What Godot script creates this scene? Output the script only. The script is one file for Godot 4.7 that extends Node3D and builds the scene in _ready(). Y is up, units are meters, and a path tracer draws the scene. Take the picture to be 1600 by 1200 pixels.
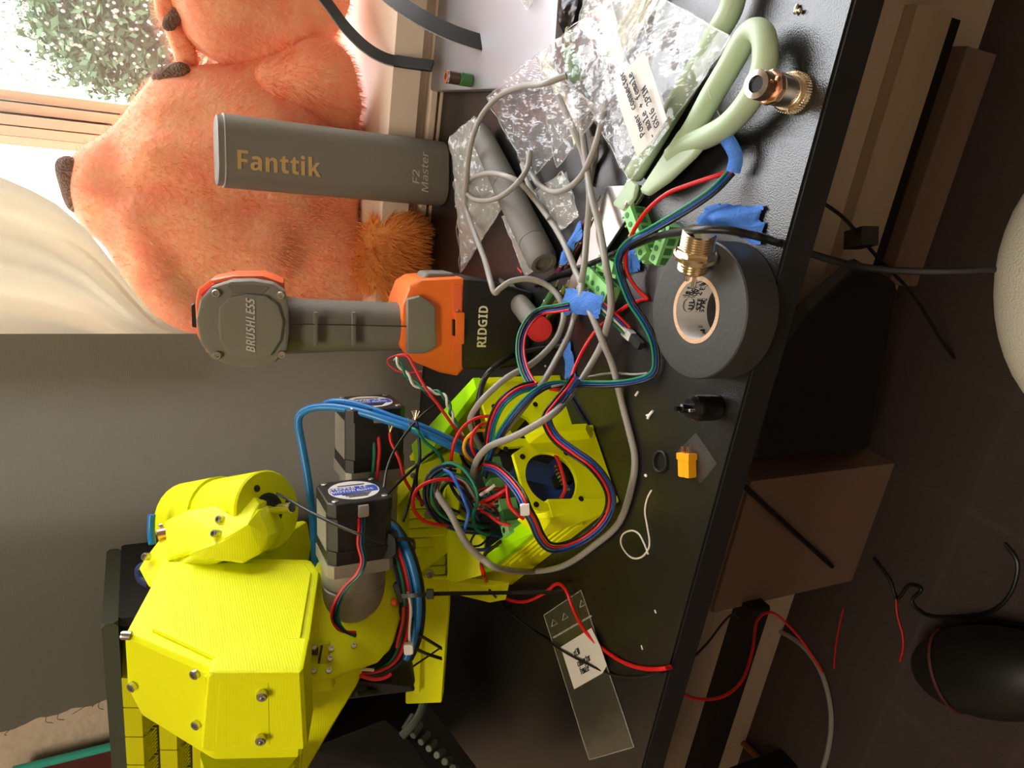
extends Node3D
# A cluttered black desk under a window, photographed with the phone on its side: the camera is rolled by a quarter turn, the world stands upright.

const DESK := 0.74           # height of the desk top
const FOCAL := 1110.0        # focal length in pixels of the 1600 x 1200 frame
var eye := Vector3(0, 0.985, 0)
var fx := Vector3(0.1404, -0.8923, 0.4290)     # world direction of the picture's right
var fy := Vector3(-0.9280, 0.0324, 0.3712)     # ... of the picture's down
var fz := Vector3(-0.3452, -0.4502, -0.8235)   # ... of the view
var M := {}
var noise := FastNoiseLite.new()
var rng := RandomNumberGenerator.new()

func ray(p: Vector2) -> Vector3: return fx * ((p.x - 800.0) / FOCAL) + fy * ((p.y - 600.0) / FOCAL) + fz
func at(px: float, py: float, d: float) -> Vector3: return eye + ray(Vector2(px, py)) * d
func lie(px: float, py: float, h := 0.0) -> Vector3:
	var r := ray(Vector2(px, py))
	return eye + r * ((DESK + h - eye.y) / r.y)
func ground(px: float, py: float, h := 0.0) -> Vector3:
	var r := ray(Vector2(px, py))
	return eye + r * ((h - eye.y) / r.y)
func on_x(px: float, py: float, x: float) -> Vector3:
	var r := ray(Vector2(px, py))
	return eye + r * ((x - eye.x) / r.x)
func on_z(px: float, py: float, z: float) -> Vector3:
	var r := ray(Vector2(px, py))
	return eye + r * ((z - eye.z) / r.z)
func on_plane(px: float, py: float, o: Vector3, n: Vector3) -> Vector3:
	var r := ray(Vector2(px, py))
	return eye + r * ((o - eye).dot(n) / r.dot(n))

# ------------------------------------------------------------------ shapes
class Shape:
	var t := PackedVector3Array()      # triangles, counter-clockwise seen from outside
	func tri(a: Vector3, b: Vector3, c: Vector3) -> void:
		t.append(a); t.append(b); t.append(c)
	func quad(a: Vector3, b: Vector3, c: Vector3, d: Vector3) -> void:
		tri(a, b, c); tri(a, c, d)
	func add(o: Shape) -> Shape:
		t.append_array(o.t)
		return self
	func mesh(origin: Vector3, angle := 34.0) -> ArrayMesh:
		var n := t.size() / 3
		var fn := PackedVector3Array(); fn.resize(n)
		var at_point := {}
		var keys := []
		keys.resize(n * 3)
		for i in n:
			fn[i] = (t[i * 3 + 1] - t[i * 3]).cross(t[i * 3 + 2] - t[i * 3])
			for k in 3:
				var key := Vector3i((t[i * 3 + k] * 40000.0).round())
				keys[i * 3 + k] = key
				if not at_point.has(key): at_point[key] = PackedInt32Array()
				at_point[key].append(i)
		var un := PackedVector3Array(); un.resize(n)
		for i in n: un[i] = fn[i].normalized()
		var limit := cos(deg_to_rad(angle))
		var v := PackedVector3Array(); v.resize(n * 3)
		var vn := PackedVector3Array(); vn.resize(n * 3)
		var order := [0, 2, 1]
		for i in n:
			for k in 3:
				var s := Vector3.ZERO
				for j in at_point[keys[i * 3 + k]]:
					if un[i].dot(un[j]) >= limit: s += fn[j]
				var into: int = i * 3 + order[k]
				v[into] = t[i * 3 + k] - origin
				vn[into] = s.normalized() if s.length_squared() > 1e-30 else un[i]
		var a := []
		a.resize(Mesh.ARRAY_MAX)
		a[Mesh.ARRAY_VERTEX] = v
		a[Mesh.ARRAY_NORMAL] = vn
		var m := ArrayMesh.new()
		m.add_surface_from_arrays(Mesh.PRIMITIVE_TRIANGLES, a)
		return m

func hull(given: Array) -> Shape:
	var s := Shape.new()
	var c := Vector3.ZERO
	for p in given: c += p
	c /= given.size()
	var size := 0.0
	for p in given: size = maxf(size, c.distance_to(p))
	var j := RandomNumberGenerator.new()
	j.seed = 99
	var pts := given.map(func(p): return (p - c) / size + Vector3(j.randf_range(-1, 1), j.randf_range(-1, 1), j.randf_range(-1, 1)) * 4e-5)      # no four in a plane
	# first tetrahedron
	var i0 := 0
	var i1 := 0
	var best := 0.0
	for i in pts.size():
		if pts[i].distance_to(pts[i0]) > best: best = pts[i].distance_to(pts[i0]); i1 = i
	var i2 := 0
	best = 0.0
	for i in pts.size():
		var d: float = (pts[i] - pts[i0]).cross(pts[i1] - pts[i0]).length()
		if d > best: best = d; i2 = i
	var n0: Vector3 = (pts[i1] - pts[i0]).cross(pts[i2] - pts[i0]).normalized()
	var i3 := 0
	best = 0.0
	for i in pts.size():
		var d: float = absf((pts[i] - pts[i0]).dot(n0))
		if d > best: best = d; i3 = i
	var mid: Vector3 = (pts[i0] + pts[i1] + pts[i2] + pts[i3]) / 4.0
	var faces := []
	for f in [[i0, i1, i2], [i0, i1, i3], [i0, i2, i3], [i1, i2, i3]]:
		var n: Vector3 = (pts[f[1]] - pts[f[0]]).cross(pts[f[2]] - pts[f[0]]).normalized()
		if n.dot(mid - pts[f[0]]) > 0: f = [f[0], f[2], f[1]]; n = -n
		faces.append([f[0], f[1], f[2], n, n.dot(pts[f[0]])])
	for i in pts.size():
		var p: Vector3 = pts[i]
		var edges := {}
		var keep := []
		for f in faces:
			if (f[3] as Vector3).dot(p) > f[4] + 4e-7:
				for e in [Vector2i(f[0], f[1]), Vector2i(f[1], f[2]), Vector2i(f[2], f[0])]:
					if edges.has(Vector2i(e.y, e.x)): edges.erase(Vector2i(e.y, e.x))
					else: edges[e] = true
			else: keep.append(f)
		if edges.is_empty(): continue
		faces = keep
		for e in edges:
			var n: Vector3 = (pts[e.y] - pts[e.x]).cross(p - pts[e.x]).normalized()
			faces.append([e.x, e.y, i, n, n.dot(pts[e.x])])
	for f in faces: s.tri(given[f[0]], given[f[1]], given[f[2]])
	return s

func swell(pts: Array, r: float) -> Array:          # every corner becomes a tiny ball, so that the hull has rounded edges
	var out := []
	var k := 0.7071
	for p in pts:
		for d in [Vector3(1, 0, 0), Vector3(-1, 0, 0), Vector3(0, 1, 0), Vector3(0, -1, 0), Vector3(0, 0, 1), Vector3(0, 0, -1), Vector3(k, k, 0), Vector3(-k, k, 0), Vector3(k, -k, 0), Vector3(-k, -k, 0), Vector3(0, k, k), Vector3(0, -k, k), Vector3(0, k, -k), Vector3(0, -k, -k), Vector3(k, 0, k), Vector3(-k, 0, k), Vector3(k, 0, -k), Vector3(-k, 0, -k)]:
			out.append(p + d * r)
	return out
func block(pts: Array, r := 0.001) -> Shape: return hull(swell(pts, r))
func slab(face: Array, back: Vector3, r := 0.0006) -> Shape:      # a convex face with thickness
	var all := face.duplicate()
	for p in face: all.append(p + back)
	return hull(swell(all, r)) if r > 0 else hull(all)

func frame(z: Vector3, hint := Vector3.UP) -> Basis:
	z = z.normalized()
	if absf(z.dot(hint)) > 0.98: hint = Vector3.RIGHT
	var x := hint.cross(z).normalized()
	return Basis(x, z.cross(x), z)
func box(c: Vector3, size: Vector3, b := Basis(), r := 0.0008) -> Shape:
	var pts := []
	var h := size / 2
	r = minf(r, minf(h.x, minf(h.y, h.z)) * 0.9)
	for x in [-1, 1]:
		for y in [-1, 1]:
			for z in [-1, 1]:
				pts.append(c + b * Vector3(x * (h.x - r), y * h.y, z * h.z))
				pts.append(c + b * Vector3(x * h.x, y * (h.y - r), z * h.z))
				pts.append(c + b * Vector3(x * h.x, y * h.y, z * (h.z - r)))
	return hull(pts)
func span(a: Vector3, b: Vector3, r := 0.003) -> Shape: return box((a + b) / 2, (b - a).abs(), Basis(), r)

func lathe(o: Vector3, axis: Vector3, prof: Array, n := 28, close := true) -> Shape:      # prof: Vector2(radius, along)
	var s := Shape.new()
	var b := frame(axis)
	for k in prof.size() - 1:
		for i in n:
			var q := []
			for e in [[k, i], [k, i + 1], [k + 1, i + 1], [k + 1, i]]:
				var a: float = TAU * e[1] / n
				q.append(o + b * Vector3(cos(a) * prof[e[0]].x, sin(a) * prof[e[0]].x, prof[e[0]].y))
			if prof[k].x > 1e-7: s.tri(q[0], q[1], q[2]) if prof[k + 1].x > 1e-7 else s.tri(q[0], q[1], q[3])
			if prof[k + 1].x > 1e-7: s.tri(q[0], q[2], q[3])
	if close:
		for e in [0, prof.size() - 1]:
			if prof[e].x > 1e-7:
				for i in n:
					var a := o + b * Vector3(cos(TAU * i / n) * prof[e].x, sin(TAU * i / n) * prof[e].x, prof[e].y)
					var c := o + b * Vector3(cos(TAU * (i + 1) / n) * prof[e].x, sin(TAU * (i + 1) / n) * prof[e].x, prof[e].y)
					var m := o + b * Vector3(0, 0, prof[e].y)
					if e == 0: s.tri(m, c, a)
					else: s.tri(m, a, c)
	return s
func rod(a: Vector3, b: Vector3, r: float, n := 16, bevel := 0.0004) -> Shape:
	var l := a.distance_to(b)
	bevel = minf(bevel, r * 0.5)
	return lathe(a, b - a, [Vector2(r - bevel, 0), Vector2(r, bevel), Vector2(r, l - bevel), Vector2(r - bevel, l)], n)

func smooth(p: Array, per := 7, closed := false) -> Array:
	var out := []
	var n := p.size()
	for i in n - 1:
		var a: Vector3 = p[maxi(i - 1, 0)]
		var d: Vector3 = p[mini(i + 2, n - 1)]
		for k in per: out.append((p[i] as Vector3).cubic_interpolate(p[i + 1], a, d, float(k) / per))
	out.append(p[n - 1])
	return out
func sweep(path: Array, sect: Array, hint := Vector3.UP, ends := true) -> Shape:    # sect: Vector2 offsets across the path
	var s := Shape.new()
	var rings := []
	var x := Vector3.ZERO
	for i in path.size():
		var d: Vector3 = (path[mini(i + 1, path.size() - 1)] - path[maxi(i - 1, 0)]).normalized()
		if i == 0: x = frame(d, hint).x
		x = (x - d * x.dot(d)).normalized()
		var y := d.cross(x)
		var ring := []
		for q in sect: ring.append(path[i] + x * q.x + y * q.y)
		rings.append(ring)
	var m := sect.size()
	for i in rings.size() - 1:
		for k in m:
			s.quad(rings[i][k], rings[i][(k + 1) % m], rings[i + 1][(k + 1) % m], rings[i + 1][k])
	if ends:
		for k in range(1, m - 1):
			s.tri(rings[0][0], rings[0][k + 1], rings[0][k])
			s.tri(rings[-1][0], rings[-1][k], rings[-1][k + 1])
	return s
func ring_of(r: float, n := 8) -> Array:
	var out := []
	for i in n: out.append(Vector2(cos(TAU * i / n), sin(TAU * i / n)) * r)
	return out
func tube(path: Array, r: float, n := 8) -> Shape: return sweep(path, ring_of(r, n))

func prism(poly: Array, back: Vector3) -> Shape:         # any planar outline (also concave) with thickness
	var s := Shape.new()
	var n := Vector3.ZERO
	for i in poly.size(): n += (poly[i] as Vector3).cross(poly[(i + 1) % poly.size()])
	n = n.normalized()
	if n.dot(back) > 0:
		poly = poly.duplicate(); poly.reverse(); n = -n
	var b := frame(n)
	var flat := PackedVector2Array()
	for p in poly: flat.append(Vector2(b.x.dot(p), b.y.dot(p)))
	var id := Geometry2D.triangulate_polygon(flat)
	for i in range(0, id.size(), 3):
		var a: Vector3 = poly[id[i]]
		var c: Vector3 = poly[id[i + 1]]
		var d: Vector3 = poly[id[i + 2]]
		if (c - a).cross(d - a).dot(n) < 0: var w := c; c = d; d = w
		s.tri(a, c, d)
		s.tri(a + back, d + back, c + back)
	for i in poly.size():
		var a: Vector3 = poly[i]
		var c: Vector3 = poly[(i + 1) % poly.size()]
		s.quad(a, a + back, c + back, c)
	return s
func holed(poly: Array, centre: Vector3, r: float, back: Vector3, n := 48) -> Shape:     # a plate with a round hole
	var s := Shape.new()
	var nn := -back.normalized()
	var b := frame(nn)
	var flat := PackedVector2Array()
	for p in poly: flat.append(Vector2(b.x.dot(p - centre), b.y.dot(p - centre)))
	var angles := []
	for i in n: angles.append(TAU * i / n - PI)
	for q in flat: angles.append(atan2(q.y, q.x))
	angles.sort()
	var inner := []
	var outer := []
	for a in angles:
		var d := Vector2(cos(a), sin(a))
		var hit: Vector2 = d * r
		for i in flat.size():
			var h = Geometry2D.segment_intersects_segment(Vector2.ZERO, d * 2.0, flat[i], flat[(i + 1) % flat.size()])
			if h != null and (h as Vector2).length() > hit.length(): hit = h
		inner.append(centre + b.x * d.x * r + b.y * d.y * r)
		outer.append(centre + b.x * hit.x + b.y * hit.y)
	for i in angles.size():
		var k: int = (i + 1) % angles.size()
		s.quad(inner[i], outer[i], outer[k], inner[k])
		s.quad(inner[i] + back, inner[k] + back, outer[k] + back, outer[i] + back)
		s.quad(outer[i], outer[i] + back, outer[k] + back, outer[k])
		s.quad(inner[i], inner[k], inner[k] + back, inner[i] + back)
	return s
func sheet(nu: int, nv: int, f: Callable, thick := 0.0) -> Shape:       # f(u, v) -> Vector3; with thickness it is closed
	var s := Shape.new()
	var g := []
	for i in nu + 1:
		var row := []
		for j in nv + 1: row.append((f as Callable).call(float(i) / nu, float(j) / nv))
		g.append(row)
	var up: Vector3 = (g[1][0] - g[0][0]).cross(g[0][1] - g[0][0]).normalized() * thick
	for i in nu:
		for j in nv:
			s.quad(g[i][j], g[i + 1][j], g[i + 1][j + 1], g[i][j + 1])
			if thick > 0: s.quad(g[i][j] - up, g[i][j + 1] - up, g[i + 1][j + 1] - up, g[i + 1][j] - up)
	if thick > 0:
		for i in nu:
			s.quad(g[i][0], g[i][0] - up, g[i + 1][0] - up, g[i + 1][0])
			s.quad(g[i + 1][nv], g[i + 1][nv] - up, g[i][nv] - up, g[i][nv])
		for j in nv:
			s.quad(g[0][j + 1], g[0][j + 1] - up, g[0][j] - up, g[0][j])
			s.quad(g[nu][j], g[nu][j] - up, g[nu][j + 1] - up, g[nu][j + 1])
	return s
func ball(c: Vector3, r: Vector3, b := Basis(), n := 18) -> Shape:
	var s := Shape.new()
	for i in n:
		for j in n / 2:
			var q := []
			for e in [[i, j], [i + 1, j], [i + 1, j + 1], [i, j + 1]]:
				var a: float = TAU * e[0] / n
				var h: float = PI * e[1] / (n / 2) - PI / 2
				q.append(c + b * (Vector3(cos(a) * cos(h), sin(a) * cos(h), sin(h)) * r))
			if j > 0: s.tri(q[0], q[1], q[2])
			if j < n / 2 - 1: s.tri(q[0], q[2], q[3])
			elif j == 0: s.tri(q[0], q[1], q[2])
	return s

# ------------------------------------------------------------------ objects
var used := {}
func numbered(called: String) -> String:
	if not used.has(called):
		used[called] = 0
		return called
	used[called] += 1
	return "%s_%03d" % [called, used[called]]
func tag(o: Node, label: String, category: String, group := "") -> Node:
	o.set_meta("label", label)
	o.set_meta("category", category)
	if group: o.set_meta("group", group)
	return o
func thing(called: String, label: String, category: String, base: Vector3, group := "") -> Node3D:
	var o := Node3D.new()
	o.name = numbered(called)
	add_child(o)
	o.position = base
	tag(o, label, category, group)
	return o
func place(parent: Node) -> Vector3:
	var p := Vector3.ZERO
	while parent != self and parent is Node3D:
		p += (parent as Node3D).position
		parent = parent.get_parent()
	return p
func put(called: String, s: Shape, m: Material, parent: Node = self, angle := 34.0) -> MeshInstance3D:     # one mesh; the shape is given in world places
	var o := MeshInstance3D.new()
	var c := Vector3.ZERO
	if parent == self:
		var lo := s.t[0]
		var hi := s.t[0]
		for p in s.t:
			lo = lo.min(p); hi = hi.max(p)
		c = Vector3((lo.x + hi.x) / 2, lo.y, (lo.z + hi.z) / 2)
		o.name = numbered(called)
		o.position = c
	else:
		o.name = called
		c = place(parent)
	o.mesh = s.mesh(c, angle)
	o.material_override = m
	parent.add_child(o, true)
	return o
func solo(called: String, label: String, category: String, s: Shape, m: Material, group := "", angle := 34.0) -> MeshInstance3D:
	return tag(put(called, s, m, self, angle), label, category, group) as MeshInstance3D
func struct(called: String, s: Shape, m: Material) -> MeshInstance3D:
	var o := put(called, s, m)
	o.set_meta("kind", "structure")
	return o
func stuff(o: Node) -> Node:
	o.set_meta("kind", "stuff")
	return o
func letters(called: String, words: String, c: Vector3, right: Vector3, up: Vector3, height: float, m: Material, parent: Node, slant := 0.0, bold := false, mono := false, wide := 1.0, centred := true) -> MeshInstance3D:
	var t := TextMesh.new()
	var f := SystemFont.new()
	f.font_names = PackedStringArray(["Droid Sans Mono" if mono else "Droid Sans"])
	if bold: f.font_weight = 700
	var v := FontVariation.new()
	v.base_font = f
	t.font = v
	t.text = words
	t.font_size = 40
	t.pixel_size = height / 29.0
	t.depth = 0.0004
	t.curve_step = 2.0
	t.horizontal_alignment = HORIZONTAL_ALIGNMENT_CENTER if centred else HORIZONTAL_ALIGNMENT_LEFT
	var o := MeshInstance3D.new()
	o.mesh = t
	o.name = called
	o.material_override = m
	right = right.normalized()
	up = (up - right * up.dot(right)).normalized()
	o.transform = Transform3D(Basis(right * wide, up + right * slant, right.cross(up)), c - place(parent))
	parent.add_child(o, true)
	return o

# ------------------------------------------------------------------ materials
func mat(c: Color, rough := 0.5, metal := 0.0, spec := 0.5) -> StandardMaterial3D:
	var m := StandardMaterial3D.new()
	m.albedo_color = c
	m.roughness = rough
	m.metallic = metal
	m.metallic_specular = spec
	return m
func grain(size: int, freq: float, seed: int, kind := FastNoiseLite.TYPE_SIMPLEX_SMOOTH, oct := 3) -> NoiseTexture2D:
	var n := FastNoiseLite.new()
	n.noise_type = kind
	n.frequency = freq
	n.seed = seed
	n.fractal_octaves = oct
	var t := NoiseTexture2D.new()
	t.width = size; t.height = size
	t.seamless = true
	t.noise = n
	return t
func relief(m: StandardMaterial3D, t: Texture2D, cm: float, scale: Vector3, world := false) -> StandardMaterial3D:
	m.heightmap_enabled = true
	m.heightmap_texture = t
	m.heightmap_scale = cm
	m.uv1_triplanar = true
	m.uv1_world_triplanar = world
	m.uv1_scale = scale
	return m
func tint(t: NoiseTexture2D, cols: Array) -> NoiseTexture2D:
	var g := Gradient.new()
	var off := PackedFloat32Array()
	var c := PackedColorArray()
	for i in cols.size():
		off.append(float(i) / (cols.size() - 1)); c.append(cols[i])
	g.offsets = off
	g.colors = c
	t.color_ramp = g
	return t
func stripes() -> ImageTexture:                # printed layer lines
	var im := Image.create(16, 256, false, Image.FORMAT_RGB8)
	rng.seed = 5
	for y in 256:
		var k := 0.5 + 0.35 * sin(TAU * y / 8.0) + rng.randf_range(-0.15, 0.15)
		if y % 64 < 3: k += 0.2
		for x in 16: im.set_pixel(x, y, Color(k, k, k))
	im.generate_mipmaps()
	return ImageTexture.create_from_image(im)
func weave() -> ImageTexture:
	var im := Image.create(64, 64, false, Image.FORMAT_RGB8)
	for y in 64:
		for x in 64:
			var a := absf(sin(PI * x / 4.0))
			var b := absf(sin(PI * y / 4.0))
			var k := a if (x / 4 + y / 4) % 2 == 0 else b
			im.set_pixel(x, y, Color(k, k, k))
	return ImageTexture.create_from_image(im)
func film(c: Color, rough := 0.08) -> StandardMaterial3D:
	var m := mat(c, rough, 0, 0.5)
	m.transparency = BaseMaterial3D.TRANSPARENCY_ALPHA
	m.cull_mode = BaseMaterial3D.CULL_DISABLED
	return m

func make_materials() -> void:
	M.yellow = relief(mat(Color(0.95, 0.975, 0.0), 0.45, 0.0, 0.35), stripes(), 0.004, Vector3(3, 24, 3), true)
	M.yellow_pale = relief(mat(Color(0.86, 0.86, 0.0), 0.5, 0, 0.35), stripes(), 0.01, Vector3(3, 20, 3), true)
	M.desk = relief(mat(Color(0.075, 0.072, 0.07), 0.28, 0, 0.70), grain(512, 0.12, 3), 0.009, Vector3(18, 18, 18))
	M.desk_edge = mat(Color(0.10, 0.10, 0.105), 0.5)
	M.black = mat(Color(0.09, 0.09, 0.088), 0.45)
	M.black_gloss = mat(Color(0.06, 0.06, 0.06), 0.25)
	M.dark_grey = mat(Color(0.48, 0.47, 0.44), 0.55)
	M.rubber = relief(mat(Color(0.42, 0.405, 0.375), 0.62), grain(256, 0.2, 9), 0.006, Vector3(30, 30, 30))
	M.grey_cable = mat(Color(0.60, 0.585, 0.565), 0.42)
	M.red = mat(Color(0.84, 0.09, 0.10), 0.38)
	M.red_soft = mat(Color(0.86, 0.16, 0.19), 0.5)
	M.green = mat(Color(0.05, 0.48, 0.36), 0.4)
	M.blue = mat(Color(0.16, 0.36, 0.74), 0.4)
	M.navy = mat(Color(0.10, 0.17, 0.36), 0.45)
	M.wire_black = mat(Color(0.07, 0.075, 0.08), 0.4)
	M.white_wire = mat(Color(0.88, 0.86, 0.80), 0.45)
	M.amber = mat(Color(0.95, 0.66, 0.05), 0.42)
	M.air_tube = mat(Color(0.13, 0.50, 0.80), 0.28)
	M.steel = mat(Color(0.80, 0.79, 0.77), 0.28, 1.0)
	M.chrome = mat(Color(0.93, 0.90, 0.86), 0.14, 1.0)
	M.brass = mat(Color(0.95, 0.88, 0.76), 0.2, 1.0)
	M.copper = mat(Color(0.95, 0.76, 0.65), 0.25, 1.0)
	M.gear = mat(Color(0.62, 0.60, 0.56), 0.5, 0.35)
	M.orange = mat(Color(0.99, 0.47, 0.17), 0.48)
	M.orange_red = mat(Color(0.97, 0.44, 0.26), 0.4)
	M.sage = mat(Color(0.68, 0.76, 0.64), 0.42)
	M.terminal = mat(Color(0.55, 0.82, 0.50), 0.45)
	M.terminal_dark = mat(Color(0.26, 0.48, 0.27), 0.5)
	M.board = mat(Color(0.10, 0.19, 0.42), 0.35)
	M.tape_blue = relief(mat(Color(0.24, 0.46, 0.80), 0.7), grain(256, 0.06, 21), 0.03, Vector3(40, 40, 40))
	M.paper = mat(Color(0.84, 0.82, 0.80), 0.7)
	M.ink = mat(Color(0.16, 0.16, 0.18), 0.6)
	M.gold = mat(Color(0.80, 0.69, 0.45), 0.45, 0.2)
	M.print_grey = mat(Color(0.75, 0.75, 0.74), 0.5)
	M.cream = mat(Color(0.93, 0.91, 0.80), 0.5)
	M.cardboard = relief(mat(Color(0.80, 0.66, 0.54), 0.8), grain(256, 0.09, 4), 0.02, Vector3(30, 30, 30))
	M.label_blue = mat(Color(0.16, 0.28, 0.72), 0.5)
	M.white = mat(Color(0.92, 0.91, 0.90), 0.5)
	M.trim = relief(mat(Color(0.90, 0.83, 0.76), 0.5), grain(256, 0.02, 14), 0.02, Vector3(4, 4, 4))
	M.wood = relief(mat(Color(0.95, 0.89, 0.82), 0.5), grain(256, 0.02, 15), 0.03, Vector3(3, 14, 3))
	M.wall = relief(mat(Color(0.84, 0.77, 0.69), 0.85), grain(512, 0.03, 16), 0.12, Vector3(3, 3, 3))
	M.carpet = relief(mat(Color(0.37, 0.315, 0.30), 0.95), grain(512, 0.25, 17), 0.5, Vector3(6, 6, 6))
	M.heater = mat(Color(0.76, 0.69, 0.60), 0.5)
	M.pane = film(Color(1, 1, 1, 0.06), 0.02)
	M.bag = film(Color(0.9, 0.92, 0.95, 0.07), 0.03)
	M.bag_soft = film(Color(0.92, 0.93, 0.90, 0.22), 0.16)
	M.bag_dull = film(Color(0.6, 0.6, 0.5, 0.05), 0.25)
	M.drop = mat(Color(0.97, 0.98, 1.0), 0.02)
	M.drop.refraction_enabled = true
	M.drop.refraction_scale = 0.033
	M.plate = relief(mat(Color(0.66, 0.66, 0.68), 0.34, 0.5), grain(256, 0.2, 31), 0.004, Vector3(30, 30, 30))
	M.cloth_black = relief(mat(Color(0.42, 0.415, 0.385), 0.8), weave(), 0.02, Vector3(45, 45, 45), true)
	M.cloth_black.rim_enabled = true
	M.cloth_black.rim = 0.35
	M.cloth_black.backlight_enabled = true
	M.cloth_black.backlight = Color(0.36, 0.36, 0.34)  # translucency stands in for lens haze brightening the cloth by the window
	M.sheer = relief(mat(Color(0.97, 0.95, 0.91), 0.8), weave(), 0.02, Vector3(50, 50, 50), true)
	M.sheer.backlight_enabled = true
	M.sheer.backlight = Color(0.55, 0.53, 0.48)
	M.sheer.cull_mode = BaseMaterial3D.CULL_DISABLED
	M.plush = mat(Color.WHITE, 0.9)
	M.plush.albedo_texture = tint(grain(256, 0.012, 41), [Color(0.99, 0.56, 0.44), Color(1.0, 0.68, 0.53), Color(1.0, 0.80, 0.61)])
	relief(M.plush, grain(256, 0.08, 42), 0.10, Vector3(7, 7, 7))
	M.plush.rim_enabled = true
	M.plush.rim = 0.6
	M.fur = mat(Color(1.0, 0.76, 0.60), 0.8)
	M.fur.backlight_enabled = true
	M.fur.backlight = Color(0.9, 0.5, 0.2)
	M.fur.cull_mode = BaseMaterial3D.CULL_DISABLED
	M.fur_gold = mat(Color(0.97, 0.66, 0.34), 0.8)
	M.fur_gold.backlight_enabled = true
	M.fur_gold.backlight = Color(0.7, 0.4, 0.1)
	M.fur_gold.cull_mode = BaseMaterial3D.CULL_DISABLED
	M.sherpa = relief(mat(Color(0.50, 0.41, 0.36), 0.95), grain(256, 0.1, 43), 0.3, Vector3(14, 14, 14))
	M.leaf = mat(Color(0.27, 0.35, 0.25), 0.7, 0, 0.3)
	M.leaf.backlight_enabled = true
	M.leaf.backlight = Color(0.10, 0.125, 0.07)
	M.leaf.cull_mode = BaseMaterial3D.CULL_DISABLED
	M.bark = mat(Color(0.35, 0.28, 0.22), 0.9)
	M.teal = mat(Color(0.22, 0.72, 0.66), 0.4)
	M.maroon = mat(Color(0.33, 0.13, 0.11), 0.5)
	M.skin_white = relief(mat(Color(0.92, 0.91, 0.86), 0.9), grain(256, 0.1, 44), 0.05, Vector3(20, 20, 20))
	M.mint_box = mat(Color(0.30, 0.33, 0.28), 0.5)
	M.tape_black = relief(mat(Color(0.22, 0.22, 0.21), 0.42), grain(256, 0.03, 51), 0.006, Vector3(30, 30, 30))
	M.box_brown = relief(mat(Color(0.52, 0.42, 0.36), 0.85), grain(256, 0.09, 4), 0.02, Vector3(30, 30, 30))
	M.bronze = mat(Color(0.45, 0.33, 0.31), 0.35, 0.7)
	M.edge_glow = mat(Color(0.70, 0.99, 0.0), 0.4, 0, 0.4)  # light glowing in the thin yellow edges, painted as a greener colour
	M.violet = mat(Color(0.42, 0.12, 0.32), 0.4)
	M.olive = mat(Color(0.40, 0.42, 0.12), 0.45)
	M.duct = mat(Color(0.16, 0.19, 0.15), 0.5)

func _ready() -> void:
	# camera, rolled with the phone
	var cam := Camera3D.new()
	cam.name = "camera"
	cam.basis = Basis(fx, -fy, -fz).orthonormalized()
	cam.position = eye
	cam.fov = rad_to_deg(2.0 * atan(600.0 / FOCAL))
	cam.near = 0.02
	cam.far = 200.0
	add_child(cam)
	cam.current = true
	# sky and exposure
	var sm := ProceduralSkyMaterial.new()
	sm.sky_top_color = Color(0.93, 0.94, 0.96)
	sm.sky_horizon_color = Color(1.0, 0.97, 0.90)
	sm.sky_curve = 0.2
	sm.ground_bottom_color = Color(0.30, 0.30, 0.24)
	sm.ground_horizon_color = Color(0.62, 0.62, 0.52)
	sm.energy_multiplier = SKY
	var sky := Sky.new()
	sky.sky_material = sm
	var env := Environment.new()
	env.background_mode = Environment.BG_SKY
	env.sky = sky
	env.tonemap_mode = Environment.TONE_MAPPER_LINEAR
	env.tonemap_exposure = EXPOSURE
	env.sdfgi_enabled = true
	env.ssao_enabled = true
	env.ssil_enabled = true
	var we := WorldEnvironment.new()
	we.name = "environment"
	we.environment = env
	add_child(we)
	noise.seed = 7
	make_materials()
	unseen_ceiling_lamp(Vector3(-0.35, 2.44, 0.6), Vector2(1.0, 0.6), UNSEEN_LAMP)
	room()
	window_wall()
	outside()
	desk()
	floor_things()
	backdrop()
	plush_toy()
	tool_box()
	drill()
	robot()
	loose_wires()
	desk_things()

const SKY := 11.0
const EXPOSURE := 1.0
const UNSEEN_LAMP := 2.2

func unseen_ceiling_lamp(c: Vector3, size: Vector2, energy: float) -> void:  # unseen lamp behind the camera, placed to light the fronts facing the room
	var t := thing("unseen_ceiling_lamp", "unseen white ceiling lamp panel out of view behind the camera", "lamp", c)
	put("frame", box(c + Vector3(0, 0.03, 0), Vector3(size.x + 0.06, 0.05, size.y + 0.06)), M.white, t)
	var glow := mat(Color(1, 0.95, 0.86))
	glow.emission_enabled = true
	glow.emission = Color(1.0, 0.92, 0.80)
	glow.emission_energy_multiplier = 1.0
	put("diffuser", box(c, Vector3(size.x, 0.02, size.y)), glow, t)
	var l := AreaLight3D.new()
	l.name = "unseen_lamp_light"
	l.area_size = size
	l.area_normalize_energy = true
	l.light_energy = energy
	l.light_color = Color(1.0, 0.93, 0.82)
	l.shadow_enabled = true
	l.area_range = 8.0
	l.area_attenuation = 2.0
	l.position = Vector3(0, -0.02, 0)
	l.rotation.x = -PI / 2
	t.add_child(l)

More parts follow.
